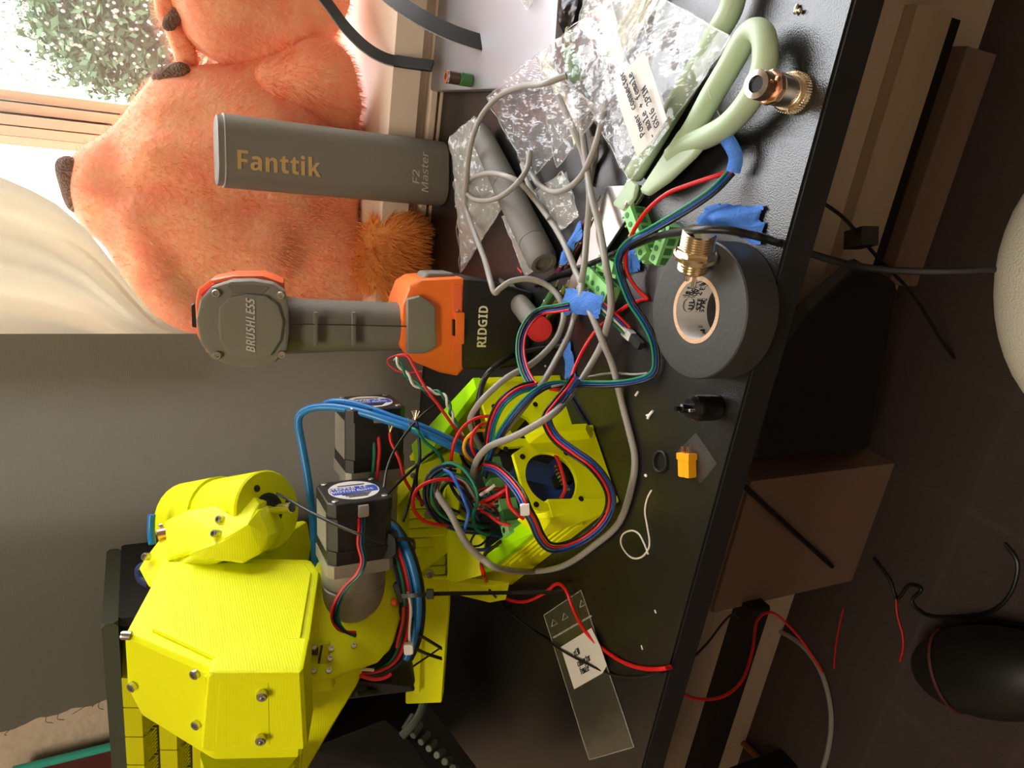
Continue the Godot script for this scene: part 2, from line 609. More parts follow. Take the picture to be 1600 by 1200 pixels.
func room() -> void:
	struct("floor", span(Vector3(-2.1, -0.1, -0.95), Vector3(2.1, 0.0, 2.5)), M.carpet)
	struct("ceiling", span(Vector3(-2.1, 2.5, -0.95), Vector3(2.1, 2.6, 2.5)), M.white)
	struct("wall_left", span(Vector3(-2.1, 0, -0.95), Vector3(-2.0, 2.5, 2.5)), M.wall)
	struct("wall_right", span(Vector3(2.0, 0, -0.95), Vector3(2.1, 2.5, 2.5)), M.wall)
	struct("wall_front", span(Vector3(-2.0, 0, 2.4), Vector3(2.0, 2.5, 2.5)), M.wall)
	var w := span(Vector3(-2.0, 0, -0.95), Vector3(2.0, 0.765, -0.672))
	w.add(span(Vector3(-2.0, 0.765, -0.95), Vector3(-0.36, 2.5, -0.672)))  # window edge unseen behind the cloth, set so the cloth darkens leftward
	w.add(span(Vector3(1.25, 0.765, -0.95), Vector3(2.0, 2.5, -0.672)))
	w.add(span(Vector3(-0.36, 2.05, -0.95), Vector3(1.25, 2.5, -0.672)))
	struct("wall_back", w, M.wall)

func window_wall() -> void:
	# stool, moulding and apron under the window
	struct("trim_1", span(Vector3(-0.62, 0.765, -0.90), Vector3(1.32, 0.790, -0.655), 0.006), M.trim)
	var mould := []
	for q in [Vector2(0, 0.023), Vector2(0.006, 0.021), Vector2(0.008, 0.015), Vector2(0.006, 0.012), Vector2(0.010, 0.008), Vector2(0.010, 0.003), Vector2(0.004, 0.0), Vector2(0, 0)]:
		mould.append(Vector3(-0.6, 0.742 + q.y, -0.6725 + q.x))
	struct("trim_2", prism(mould, Vector3(1.9, 0, 0)), M.trim)
	struct("trim_3", span(Vector3(-0.6, 0.665, -0.673), Vector3(1.3, 0.741, -0.6625), 0.002), M.trim)
	# two casements that meet at a grooved post
	var z := -0.90
	var x0 := on_z(40, 228, z).x
	var x1 := on_z(40, 140, z).x
	var w := Node3D.new()
	w.name = numbered("window_1")
	add_child(w)
	w.set_meta("kind", "structure")
	for i in 5:
		var a := lerpf(x0, x1, i / 5.0)
		var b := lerpf(x0, x1, (i + 1) / 5.0)
		put("meeting_stile", span(Vector3(a, 0.79, z - 0.03), Vector3(b - 0.002, 2.05, z + [0.006, 0.022, 0.030, 0.018, 0.008][i]), 0.002), M.wood, w)
	put("bottom_rail", span(Vector3(-0.36, 0.79, z - 0.03), Vector3(1.25, 0.835, z + 0.012), 0.003), M.wood, w)
	put("top_rail", span(Vector3(-0.36, 2.0, z - 0.03), Vector3(1.25, 2.05, z + 0.012), 0.003), M.wood, w)
	put("side_rail", span(Vector3(-0.36, 0.835, z - 0.03), Vector3(-0.31, 2.0, z + 0.012), 0.003), M.wood, w)
	put("side_rail", span(Vector3(1.20, 0.835, z - 0.03), Vector3(1.25, 2.0, z + 0.012), 0.003), M.wood, w)
	put("pane", span(Vector3(-0.31, 0.835, z - 0.012), Vector3(x0, 2.0, z - 0.008), 0), M.pane, w)
	put("pane", span(Vector3(x1, 0.835, z - 0.012), Vector3(1.20, 2.0, z - 0.008), 0), M.pane, w)
	# rain drops on the right pane, seen against the trees
	rng.seed = 11
	var d := Shape.new()
	for i in 230:
		var p := on_z(rng.randf_range(-20, 290), rng.randf_range(-40, 150), z - 0.007)
		if p.x < x1 + 0.004: continue
		var r := rng.randf_range(0.0007, 0.0018)
		d.add(ball(p, Vector3(r, r * rng.randf_range(1.0, 1.5), r * 0.6), Basis(), 8))
	var o := solo("rain_drop", "small clear rain drops scattered over the right window pane", "rain drops", d, M.drop, "", 80)
	stuff(o)

func leaf_cloud(centre: Vector3, r: Vector3, count: int, size: float) -> Shape:
	var s := Shape.new()
	for i in count:
		var v := Vector3(rng.randfn(), rng.randfn(), rng.randfn()).normalized() * pow(rng.randf(), 0.4)
		var p := centre + v * r * rng.randf_range(0.85, 1.1)
		var b := Basis.from_euler(Vector3(rng.randf() * TAU, rng.randf() * TAU, rng.randf() * TAU))
		var k := size * rng.randf_range(0.6, 1.3)
		s.quad(p - b.x * k, p - b.y * k * 0.45, p + b.x * k, p + b.y * k * 0.45)
	return s
func outside() -> void:
	rng.seed = 23
	struct("ground", span(Vector3(-40, -1.2, -60), Vector3(40, -1.0, -1.2), 0), M.leaf)
	var spots := [[Vector3(0.42, 1.10, -9.0), Vector3(0.80, 0.92, 0.8), 9000, "broad green tree outside the window, right of the window post"], [Vector3(2.3, 1.5, -10.5), Vector3(1.3, 1.5, 0.9), 7000, "tall green tree behind the plush head, at the far right of the window"], [Vector3(0.75, 1.15, -13.0), Vector3(1.5, 1.55, 0.9), 9000, "dense green tree standing behind the broad one outside the window"], [Vector3(0.1, -0.1, -7.0), Vector3(1.0, 0.85, 0.7), 6000, "low green bush below the trees outside the window"], [Vector3(-1.15, 0.55, -8.0), Vector3(0.42, 0.95, 0.5), 2400, "thin pale tree seen left of the window post"]]
	for q in spots:
		var t := thing("tree", q[3], "tree", Vector3(q[0].x, -1.0, q[0].z), "trees outside the window")
		var c: Vector3 = q[0]
		stuff(put("crown", leaf_cloud(c, q[1], q[2], 0.06), M.leaf, t, 10))
		put("trunk", tube([Vector3(c.x, -1.0, c.z), Vector3(c.x + 0.06, c.y * 0.4, c.z), Vector3(c.x, c.y, c.z)], 0.09, 8), M.bark, t)

func desk() -> void:
	var t := thing("desk", "long black desk with a grained top and dark straight front edge", "desk", Vector3(-0.3, 0, -0.44))
	put("desk_top", span(Vector3(-1.35, DESK - 0.018, -0.6605), Vector3(0.85, DESK, -0.2245), 0.0015), M.desk, t)
	put("edge_strip", span(Vector3(-1.35, DESK - 0.0165, -0.2243), Vector3(0.85, DESK - 0.0012, -0.2233), 0.0003), M.desk_edge, t)
	for x in [-1.0, 0.7]:
		put("leg", span(Vector3(x - 0.02, 0.0, -0.60), Vector3(x + 0.02, DESK - 0.018, -0.56)), M.black, t)
		put("leg", span(Vector3(x - 0.02, 0.0, -0.30), Vector3(x + 0.02, DESK - 0.018, -0.26)), M.black, t)
		put("foot_bar", span(Vector3(x - 0.018, 0.20, -0.56), Vector3(x + 0.018, 0.236, -0.30)), M.black, t)
	put("cross_bar", span(Vector3(-0.98, 0.20, -0.598), Vector3(-0.60, 0.236, -0.565)), M.black, t)

func floor_things() -> void:
	# heater along the wall
	var h := thing("baseboard_heater", "long tan baseboard heater with a rounded top along the wall under the desk", "heater", Vector3(0, 0, -0.64))
	var x0 := -0.16
	var x1 := 0.195
	var prof := []
	for q in [Vector2(0, 0.162), Vector2(0.016, 0.160), Vector2(0.026, 0.150), Vector2(0.030, 0.138), Vector2(0.030, 0.112), Vector2(0.026, 0.110), Vector2(0, 0.110)]:
		prof.append(Vector3(x0, q.y, -0.6715 + q.x))
	put("cover", prism(prof, Vector3(x1 - x0, 0, 0)), M.heater, h)
	put("slot", span(Vector3(x0, 0.066, -0.6715), Vector3(x1, 0.110, -0.662), 0.001), M.black, h)
	put("front_panel", span(Vector3(x0 + 0.02, 0.004, -0.6715), Vector3(x1 - 0.03, 0.066, -0.642), 0.002), M.box_brown, h)
	# brown box
	var b := thing("cardboard_box", "plain brown cardboard box standing on the carpet under the desk", "box", Vector3(-0.5, 0, -0.6))
	put("body", span(Vector3(-0.607, 0.0, -0.655), Vector3(-0.396, 0.29, -0.585), 0.002), M.box_brown, b)
	put("flap", span(Vector3(-0.605, 0.2905, -0.65), Vector3(-0.398, 0.2935, -0.59), 0.001), M.box_brown, b)
	solo("dark_cord", "thin dark cord leaning slantwise across the brown box under the desk", "cord", tube([on_z(1140, 738, -0.582), on_z(1220, 812, -0.580), on_z(1300, 885, -0.578)], 0.0035, 8), M.wire_black)
	# shoe at the right edge of the picture
	var c := ground(1545, 1050, 0.045)
	var sh := thing("shoe", "black shoe with a dull brown band, lying on the dark carpet", "shoe", ground(1530, 1052))
	var up := (ground(1410, 1045) - ground(1545, 1050)).normalized()
	var b1 := frame(up)
	put("upper", ball(c, Vector3(0.058, 0.045, 0.105), b1, 28), M.black, sh, 80)
	put("sole", hull([0, 1, 2, 3, 4, 5, 6, 7, 8, 9, 10, 11].map(func(i): return c + b1 * Vector3(cos(TAU * i / 12.0) * 0.058, -0.044, sin(TAU * i / 12.0) * 0.106)) + [0, 1, 2, 3, 4, 5, 6, 7, 8, 9, 10, 11].map(func(i): return c + b1 * Vector3(cos(TAU * i / 12.0) * 0.058, -0.028, sin(TAU * i / 12.0) * 0.106))), M.black_gloss, sh)
	var band := []
	for i in 13:
		var a := PI * i / 12.0
		band.append(c + b1 * Vector3(cos(a) * 0.050, sin(a) * 0.0392, 0.052))
	put("band", sweep(band, [Vector2(-0.0015, -0.005), Vector2(0.0015, -0.005), Vector2(0.0015, 0.005), Vector2(-0.0015, 0.005)], Vector3(0, 0, 1)), M.maroon, sh)
	# white cloth near the lens
	var wc := at(1716, 452, 0.40)
	var wp := ball(wc, Vector3(0.049, 0.049, 0.082), frame(fy), 40)
	solo("cushion", "rounded white soft cloth cushion at the frame edge, close to the camera", "cushion", wp, M.skin_white, "", 80)
	# cords on the carpet
	var g := func(a: Array, h: float) -> Array: return smooth(a.map(func(p): return ground(p.x, p.y, h)), 6)
	solo("floor_cable", "pale grey cable curving down over the dark carpet under the desk corner", "cable", tube(g.call([Vector2(1140, 955), Vector2(1190, 975), Vector2(1240, 998), Vector2(1275, 1035), Vector2(1293, 1080), Vector2(1299, 1130), Vector2(1292, 1180), Vector2(1280, 1215)], 0.006), 0.0042), M.grey_cable)
	solo("floor_cable", "yellow brown cable running beside the desk foot bar", "cable", tube(g.call([Vector2(1085, 1112), Vector2(1120, 1130), Vector2(1160, 1160), Vector2(1210, 1208)], 0.006), 0.006), mat(Color(0.55, 0.36, 0.10), 0.5))
	solo("floor_cable", "thin black cable looped twice on the carpet above the shoe", "cable", tube(g.call([Vector2(1365, 872), Vector2(1390, 905), Vector2(1402, 935), Vector2(1420, 915), Vector2(1440, 921), Vector2(1425, 940), Vector2(1450, 962), Vector2(1500, 964), Vector2(1550, 955), Vector2(1580, 925), Vector2(1590, 880), Vector2(1570, 850)], 0.004), 0.0025), M.wire_black)
	solo("floor_wire", "short red wire lying beside the tip of the shoe", "wire", tube(g.call([Vector2(1400, 930), Vector2(1402, 960), Vector2(1410, 990), Vector2(1411, 1012), Vector2(1406, 1034)], 0.003), 0.0016), M.red)
	solo("floor_wire", "straight short red wire on open carpet left of the shoe", "wire", tube(g.call([Vector2(1318, 950), Vector2(1312, 975), Vector2(1306, 1010), Vector2(1303, 1045)], 0.003), 0.0014), M.red)
	# black cable that leaves the desk towards the lower right
	solo("power_cable", "thin dark cable hanging behind the desk edge with a black plug box", "cable", tube(smooth([on_z(1275, 310, -0.60), on_z(1320, 342, -0.59), on_z(1365, 395, -0.58), on_z(1430, 465, -0.57), on_z(1480, 545, -0.56), on_z(1540, 610, -0.55)], 6), 0.0022), M.wire_black)
	solo("plug_box", "small black plug box on the thin dark cable under the desk", "plug", box(on_z(1345, 372, -0.588), Vector3(0.022, 0.045, 0.02), frame(fx)), M.black)
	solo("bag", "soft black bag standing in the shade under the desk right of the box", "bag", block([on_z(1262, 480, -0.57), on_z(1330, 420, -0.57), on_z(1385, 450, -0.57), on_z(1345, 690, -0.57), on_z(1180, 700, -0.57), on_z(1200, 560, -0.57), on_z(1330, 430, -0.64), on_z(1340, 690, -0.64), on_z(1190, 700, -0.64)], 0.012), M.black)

func backdrop() -> void:
	# sheer curtain swept aside
	var edge := Curve2D.new()
	for p in [Vector2(-900, 60), Vector2(-600, 90), Vector2(-300, 165), Vector2(-120, 226), Vector2(-60, 250), Vector2(0, 276), Vector2(45, 295), Vector2(88, 318), Vector2(135, 358), Vector2(170, 402), Vector2(205, 450), Vector2(240, 492), Vector2(275, 513), Vector2(312, 525)]: edge.add_point(p)
	var l := edge.get_baked_length()
	var f := func(u: float, v: float) -> Vector3:
		var e := edge.sample_baked(u * l)
		var y := lerpf(e.y, 575.0, v)
		var fold := sin(v * 15.0 + u * 2.2) * 0.013 + sin(v * 31.0 + 1.0 - u * 3.0) * 0.005 + noise.get_noise_2d(u * 120.0, v * 60.0) * 0.006
		return on_z(e.x, y, -0.668 + fold * (0.35 + 0.65 * minf(1.0, (575.0 - e.y) / 160.0)))
	solo("sheer_curtain", "sheer cream curtain swept aside in soft folds beside the black cloth", "curtain", sheet(90, 90, f), M.sheer, "", 60)
	# black cloth with a frayed left edge
	var z := -0.632
	var xr := on_z(150, 525, z).x
	var xl0 := on_z(0, 1138, z)
	var xl1 := on_z(160, 1092, z)
	var slope := (xl1.x - xl0.x) / (xl1.y - xl0.y)
	rng.seed = 3
	var c := func(u: float, v: float) -> Vector3:
		var y := DESK + 0.001 + v * 1.28
		var xl := xl0.x + slope * (y - xl0.y)
		var rag := (noise.get_noise_2d(y * 2600.0, 3.0) * 0.006 + noise.get_noise_2d(y * 700.0, 9.0) * 0.006) * pow(1.0 - u, 14.0)
		return Vector3(lerpf(xl + rag, xr, u), y, z + sin(u * 5.0 + v) * 0.006 + noise.get_noise_2d(u * 70.0, v * 70.0) * 0.003)
	var cl := thing("black_cloth", "black woven cloth hung as a screen, its far edge frayed", "cloth", Vector3(-0.4, DESK, z))
	put("cloth", sheet(70, 300, c), M.cloth_black, cl, 60)
	var fr := Shape.new()
	for i in 26:
		var p: Vector3 = (c as Callable).call(0.004, rng.randf_range(0.18, 0.5))
		var w := p + Vector3(-rng.randf_range(0.004, 0.012), rng.randf_range(-0.006, 0.012), rng.randf_range(-0.004, 0.004))
		fr.add(tube(smooth([p, (p + w) / 2 + Vector3(0, 0.003, 0.002), w], 3), 0.00035, 5))
	stuff(put("frayed_thread", fr, M.cloth_black, cl))
	# framed teal edge beyond the cloth
	var tf := thing("folder", "dark red folder with a teal edge standing beyond the frayed cloth", "folder", Vector3(on_z(120, 1200, -0.66).x, DESK, -0.66))
	var a := on_z(20, 1204, -0.655)
	var b := on_z(175, 1166, -0.655)
	b = a + (b - a) * ((a.y - DESK - 0.005) / (a.y - b.y))
	put("spine", rod(a, b, 0.0042), M.teal, tf)
	put("cover", slab([a + Vector3(-0.004, 0, 0), b + Vector3(-0.004, 0, 0), b + Vector3(-0.16, 0, 0), a + Vector3(-0.16, 0, 0)], Vector3(0, 0, -0.006)), M.maroon, tf)
	bin_rack()

func bin_rack() -> void:
	# rack of small yellow bins behind the arm
	var z := -0.50
	var t := thing("bin_rack", "black rack of small yellow parts bins standing behind the yellow arm", "rack", Vector3(-0.45, DESK, z - 0.05))
	var top := on_z(160, 1000, z).y
	var under := on_z(186, 1000, z).y
	var xr := on_z(170, 975, z).x
	var xl := xr - 0.22
	put("top_board", span(Vector3(xl, under, z - 0.10), Vector3(xr, top, z)), M.mint_box, t)
	put("side_board", span(Vector3(xr - 0.008, DESK, z - 0.10), Vector3(xr, under, z - 0.004)), M.black, t)
	put("side_board", span(Vector3(xl, DESK, z - 0.10), Vector3(xl + 0.008, under, z - 0.004)), M.black, t)
	put("back_board", span(Vector3(xl, DESK, z - 0.104), Vector3(xr, under, z - 0.10)), M.black, t)
	var pitch := under - on_z(243, 1000, z).y
	for r in 5:
		var y := under - r * pitch
		if r > 0: put("shelf", span(Vector3(xl, y - 0.0015, z - 0.09), Vector3(xr - 0.008, y + 0.0015, z - 0.002), 0.0005), M.duct, t)
		for k in 5:
			var bx: float = [-0.4457, -0.4380, -0.4400, -0.4457, -0.4300][r] - k * 0.0305
			if bx - 0.0295 < xl + 0.01: continue
			var p := y - 0.0008
			var m := put("bin", block([Vector3(bx, p, z), Vector3(bx - 0.0280, p, z), Vector3(bx, p - pitch * 0.48, z + 0.004), Vector3(bx - 0.0280, p - pitch * 0.48, z + 0.004), Vector3(bx, p, z - 0.07), Vector3(bx - 0.0280, p, z - 0.07), Vector3(bx, p - pitch * 0.48, z - 0.07), Vector3(bx - 0.0280, p - pitch * 0.48, z - 0.07)], 0.0008), M.yellow_pale, t)
			put("grid_front", block([Vector3(bx - 0.0005, p - pitch * 0.5, z + 0.003), Vector3(bx - 0.0275, p - pitch * 0.5, z + 0.003), Vector3(bx - 0.002, p - pitch * 0.95, z - 0.006), Vector3(bx - 0.0260, p - pitch * 0.95, z - 0.006), Vector3(bx - 0.0005, p - pitch * 0.5, z - 0.07), Vector3(bx - 0.0275, p - pitch * 0.95, z - 0.07)], 0.0006), M.yellow_pale, m)
			var grid := Shape.new()
			for i in 7:
				for s in [-1, 1]:
					var o := Vector3(bx - 0.0146, p - pitch * 0.725, z - 0.0009) + Vector3((i - 3) * 0.0038, 0, 0)
					grid.add(rod(o + Vector3(-0.0045 * s, 0.0045, 0.0025), o + Vector3(0.0045 * s, -0.0045, -0.0018), 0.0004, 6))
			put("grid_rib", grid, M.yellow_pale, m)

func blob(caps: Array, cell: float, k: float, rough := 0.004) -> Shape:      # caps: [a, b, ra, rb]; smooth union, meshed as surface nets
	var lo := Vector3(1e9, 1e9, 1e9)
	var hi := -lo
	for c in caps:
		var r: float = maxf(c[2], c[3]) + cell * 3
		for p in [c[0], c[1]]:
			lo = lo.min(p - Vector3.ONE * r); hi = hi.max(p + Vector3.ONE * r)
	var n := Vector3i(((hi - lo) / cell).ceil()) + Vector3i.ONE
	var f := PackedFloat32Array()
	f.resize(n.x * n.y * n.z)
	var i := 0
	for z in n.z:
		for y in n.y:
			for x in n.x:
				var p := lo + Vector3(x, y, z) * cell
				var d := 1e9
				for c in caps:
					var a: Vector3 = c[0]
					var ab: Vector3 = c[1] - a
					var t := clampf((p - a).dot(ab) / maxf(ab.length_squared(), 1e-9), 0.0, 1.0)
					var e := p.distance_to(a + ab * t) - lerpf(c[2], c[3], t)
					var h := maxf(k - absf(d - e), 0.0) / k
					d = minf(d, e) - h * h * k * 0.25
				if absf(d) < 0.03: d += noise.get_noise_3d(p.x * 900.0, p.y * 420.0, p.z * 900.0) * rough + noise.get_noise_3d(p.x * 2600.0, p.y * 2600.0, p.z * 2600.0) * rough * 0.35
				f[i] = d
				i += 1
	var s := Shape.new()
	var vert := {}
	var sx := 1
	var sy := n.x
	var sz := n.x * n.y
	for z in n.z - 1:
		for y in n.y - 1:
			for x in n.x - 1:
				var o := x + y * sy + z * sz
				var q := [f[o], f[o + sx], f[o + sy], f[o + sx + sy], f[o + sz], f[o + sx + sz], f[o + sy + sz], f[o + sx + sy + sz]]
				var neg := 0
				for v in q: neg += 1 if v < 0 else 0
				if neg == 0 or neg == 8: continue
				var sum := Vector3.ZERO
				var cnt := 0
				for e in [[0, 1], [2, 3], [4, 5], [6, 7], [0, 2], [1, 3], [4, 6], [5, 7], [0, 4], [1, 5], [2, 6], [3, 7]]:
					if (q[e[0]] < 0) != (q[e[1]] < 0):
						var t: float = q[e[0]] / (q[e[0]] - q[e[1]])
						var a := Vector3(e[0] & 1, (e[0] >> 1) & 1, e[0] >> 2)
						var b := Vector3(e[1] & 1, (e[1] >> 1) & 1, e[1] >> 2)
						sum += a.lerp(b, t); cnt += 1
				vert[o] = lo + (Vector3(x, y, z) + sum / cnt) * cell
	for o in vert:
		for e in [[sx, sy, sz], [sy, sz, sx], [sz, sx, sy]]:
			var other: int = o + e[0]
			if other >= f.size() or (f[o] < 0) == (f[other] < 0): continue
			if vert.has(o - e[1]) and vert.has(o - e[2]) and vert.has(o - e[1] - e[2]):
				if f[o] < 0: s.quad(vert[o - e[1] - e[2]], vert[o - e[2]], vert[o], vert[o - e[1]])
				else: s.quad(vert[o - e[1] - e[2]], vert[o - e[1]], vert[o], vert[o - e[2]])
	return s
func furry(s: Shape, count: int, length: float, m: Material, parent: Node, down := 0.5) -> void:
	var st := SurfaceTool.new()
	st.begin(Mesh.PRIMITIVE_TRIANGLES)
	for q in [Vector3(-0.06, 0, 0), Vector3(0, 0.6, 0.08), Vector3(0.06, 0, 0), Vector3(-0.035, 0.4, 0.04), Vector3(0.03, 1.0, 0.3), Vector3(0.035, 0.4, 0.04)]: st.add_vertex(q)
	st.generate_normals()
	var mm := MultiMesh.new()
	mm.transform_format = MultiMesh.TRANSFORM_3D
	mm.mesh = st.commit()
	mm.instance_count = count
	var n := s.t.size() / 3
	var c := place(parent)
	var cum := PackedFloat32Array()
	var tot := 0.0
	for i in n:
		tot += (s.t[i * 3 + 1] - s.t[i * 3]).cross(s.t[i * 3 + 2] - s.t[i * 3]).length()
		cum.append(tot)
	for i in count:
		var k := cum.bsearch(rng.randf() * tot)
		k = mini(k, n - 1)
		var a := rng.randf()
		var b := rng.randf()
		if a + b > 1: a = 1 - a; b = 1 - b
		var p := s.t[k * 3] + (s.t[k * 3 + 1] - s.t[k * 3]) * a + (s.t[k * 3 + 2] - s.t[k * 3]) * b
		var nn := (s.t[k * 3 + 1] - s.t[k * 3]).cross(s.t[k * 3 + 2] - s.t[k * 3]).normalized()
		var d := (nn + Vector3(rng.randfn() * 0.35, -down + rng.randfn() * 0.35, rng.randfn() * 0.35)).normalized()
		var bs := frame(d, Vector3(0.3, 1, 0.2))
		mm.set_instance_transform(i, Transform3D(Basis(bs.x, bs.z, -bs.y) * length * rng.randf_range(0.6, 1.3), p - nn * 0.0008 - c))
	var o := MultiMeshInstance3D.new()
	o.name = "fur"
	o.multimesh = mm
	o.material_override = m
	stuff(o)
	parent.add_child(o, true)

func plush_toy() -> void:
	var z := -0.775
	var u := 0.00064
	var cap := func(x1: float, y1: float, z1: float, r1: float, x2: float, y2: float, z2: float, r2: float) -> Array:
		return [on_z(x1, y1, z1), on_z(x2, y2, z2), r1 * u, r2 * u]
	var t := thing("plush_toy", "large coral orange plush toy slumped on the window sill behind the tall grey box", "plush toy", on_z(540, 300, z))
	rng.seed = 77
	var body := blob([
		cap.call(172, 280, z, 52, 300, 195, z, 62), cap.call(300, 195, z, 62, 430, 160, z, 72),
		cap.call(190, 330, z + 0.01, 55, 330, 330, z, 110), cap.call(330, 300, z, 105, 480, 270, z + 0.005, 95),
		cap.call(290, 430, z + 0.02, 75, 470, 430, z + 0.01, 100), cap.call(255, 425, z + 0.02, 48, 330, 490, z + 0.02, 45),
		cap.call(400, 230, z + 0.03, 60, 520, 210, z + 0.03, 36),
		cap.call(450, 340, z + 0.05, 42, 545, 405, z + 0.05, 46), cap.call(430, 470, z + 0.04, 45, 560, 440, z + 0.04, 45),
		cap.call(215, 340, z + 0.06, 14, 420, 390, z + 0.085, 18), cap.call(240, 250, z + 0.05, 14, 440, 240, z + 0.06, 18)], 0.0075, 0.035, 0.006)
	furry(body, 26000, 0.0065, M.fur, put("body", body, M.plush, t, 80))
	var head := blob([cap.call(385, -50, z - 0.01, 118, 430, -30, z - 0.01, 100), cap.call(300, 40, z - 0.02, 30, 345, 30, z, 60), cap.call(470, -10, z, 50, 440, 30, z, 60)], 0.008, 0.03, 0.004)
	furry(head, 6000, 0.006, M.fur, put("head", head, M.plush, t, 80))
	var hood := blob([[on_z(248, -25, z + 0.01), on_z(262, 20, z + 0.005), 0.007, 0.008], [on_z(262, 20, z + 0.005), on_z(292, 92, z), 0.008, 0.011]], 0.005, 0.01, 0.002)
	furry(hood, 1500, 0.006, M.fur, put("hood_rim", hood, M.plush, t, 80))
	var paw := blob([cap.call(505, 112, z + 0.045, 44, 525, 165, z + 0.045, 38), cap.call(440, 130, z + 0.03, 40, 495, 120, z + 0.045, 40)], 0.006, 0.02, 0.004)
	furry(paw, 5000, 0.007, M.fur, put("paw", paw, M.plush, t, 80))
	var foot := blob([cap.call(607, 372, -0.672, 38, 612, 430, -0.672, 42), cap.call(636, 366, -0.655, 26, 634, 440, -0.655, 28), cap.call(588, 420, -0.70, 40, 575, 400, -0.72, 46)], 0.006, 0.02, 0.004)
	furry(foot, 9000, 0.011, M.fur_gold, put("foot", foot, M.fur_gold, t, 80), 0.9)
	for e in [[106, 262, 118, 318, 17], [258, 124, 282, 112, 16], [290, 10, 262, 40, 10]]:
		var ear := blob([[on_z(e[0], e[1], z + 0.012), on_z(e[2], e[3], z + 0.018), e[4] * u, e[4] * u * 0.85]], 0.004, 0.01, 0.003)
		put("ear_lining", ear, M.sherpa, t, 80)

func tool_box() -> void:
	# tall box with rounded long edges, turned a little to the left
	var a := lie(703, 316)
	var b := lie(703, 216)
	var right := (b - a).normalized()
	var front := right.cross(Vector3.UP).normalized()
	if front.z < 0: front = -front
	var w := a.distance_to(b)
	var top := on_plane(340, 225, a, front).y
	var c := (a + b) / 2 - front * 0.02
	c.y = DESK
	var h := top - DESK
	var t := thing("tool_box", "tall dark grey box with gold lettering standing before the plush toy", "box", c)
	var sect := func(g: float) -> Array:
		var out := []
		for i in 4:
			for k in 7:
				var an := (i + k / 6.0) * PI / 2
				var q := Vector2([1, -1, -1, 1][i] * (w / 2 - 0.016), [1, 1, -1, -1][i] * 0.004) + Vector2(cos(an), sin(an)) * 0.016
				out.append(q + q.normalized() * g)
		return out
	var base := frame(Vector3.UP)
	var ring := func(y: float, g: float) -> Array:
		return ((sect as Callable).call(g) as Array).map(func(q): return c + right * q.x - front * q.y + Vector3(0, y, 0))
	put("sleeve", hull(ring.call(0.0, -0.001) + ring.call(0.001, 0.0) + ring.call(h - 0.006, 0.0)), M.dark_grey, t)
	put("lid", hull(ring.call(h - 0.0055, -0.0012) + ring.call(h - 0.0008, -0.0012) + ring.call(h, -0.003)), M.dark_grey, t)
	put("rim", hull(ring.call(h - 0.0062, 0.0004) + ring.call(h - 0.0052, 0.0004)), M.print_grey, t)
	var f := a - front * 0.0
	var fc := on_plane(436, 256, f, front)
	letters("lettering", "Fanttik", fc + front * 0.0003, -Vector3.UP, right, 0.0150, M.gold, t, 0.0, true, false, 0.93)
	letters("lettering", "F2", on_plane(650, 276, f, front) + front * 0.0003, right, Vector3.UP, 0.0062, M.print_grey, t, 0.15, false, false, 1.5)
	letters("lettering", "Master", on_plane(664, 269, f, front) + front * 0.0003, right, Vector3.UP, 0.0062, M.print_grey, t, 0.15, false, false, 1.35)

func screw(c: Vector3, n: Vector3, r: float, m: Material, parent: Node, tall := 0.0) -> void:       # hex socket screw
	if tall <= 0: tall = r * 0.7
	put("screw", lathe(c, n, [Vector2(r, -0.0006), Vector2(r, tall * 0.8), Vector2(r * 0.86, tall), Vector2(r * 0.5, tall), Vector2(r * 0.42, tall * 0.35), Vector2(0, tall * 0.35)], 14), m, parent)

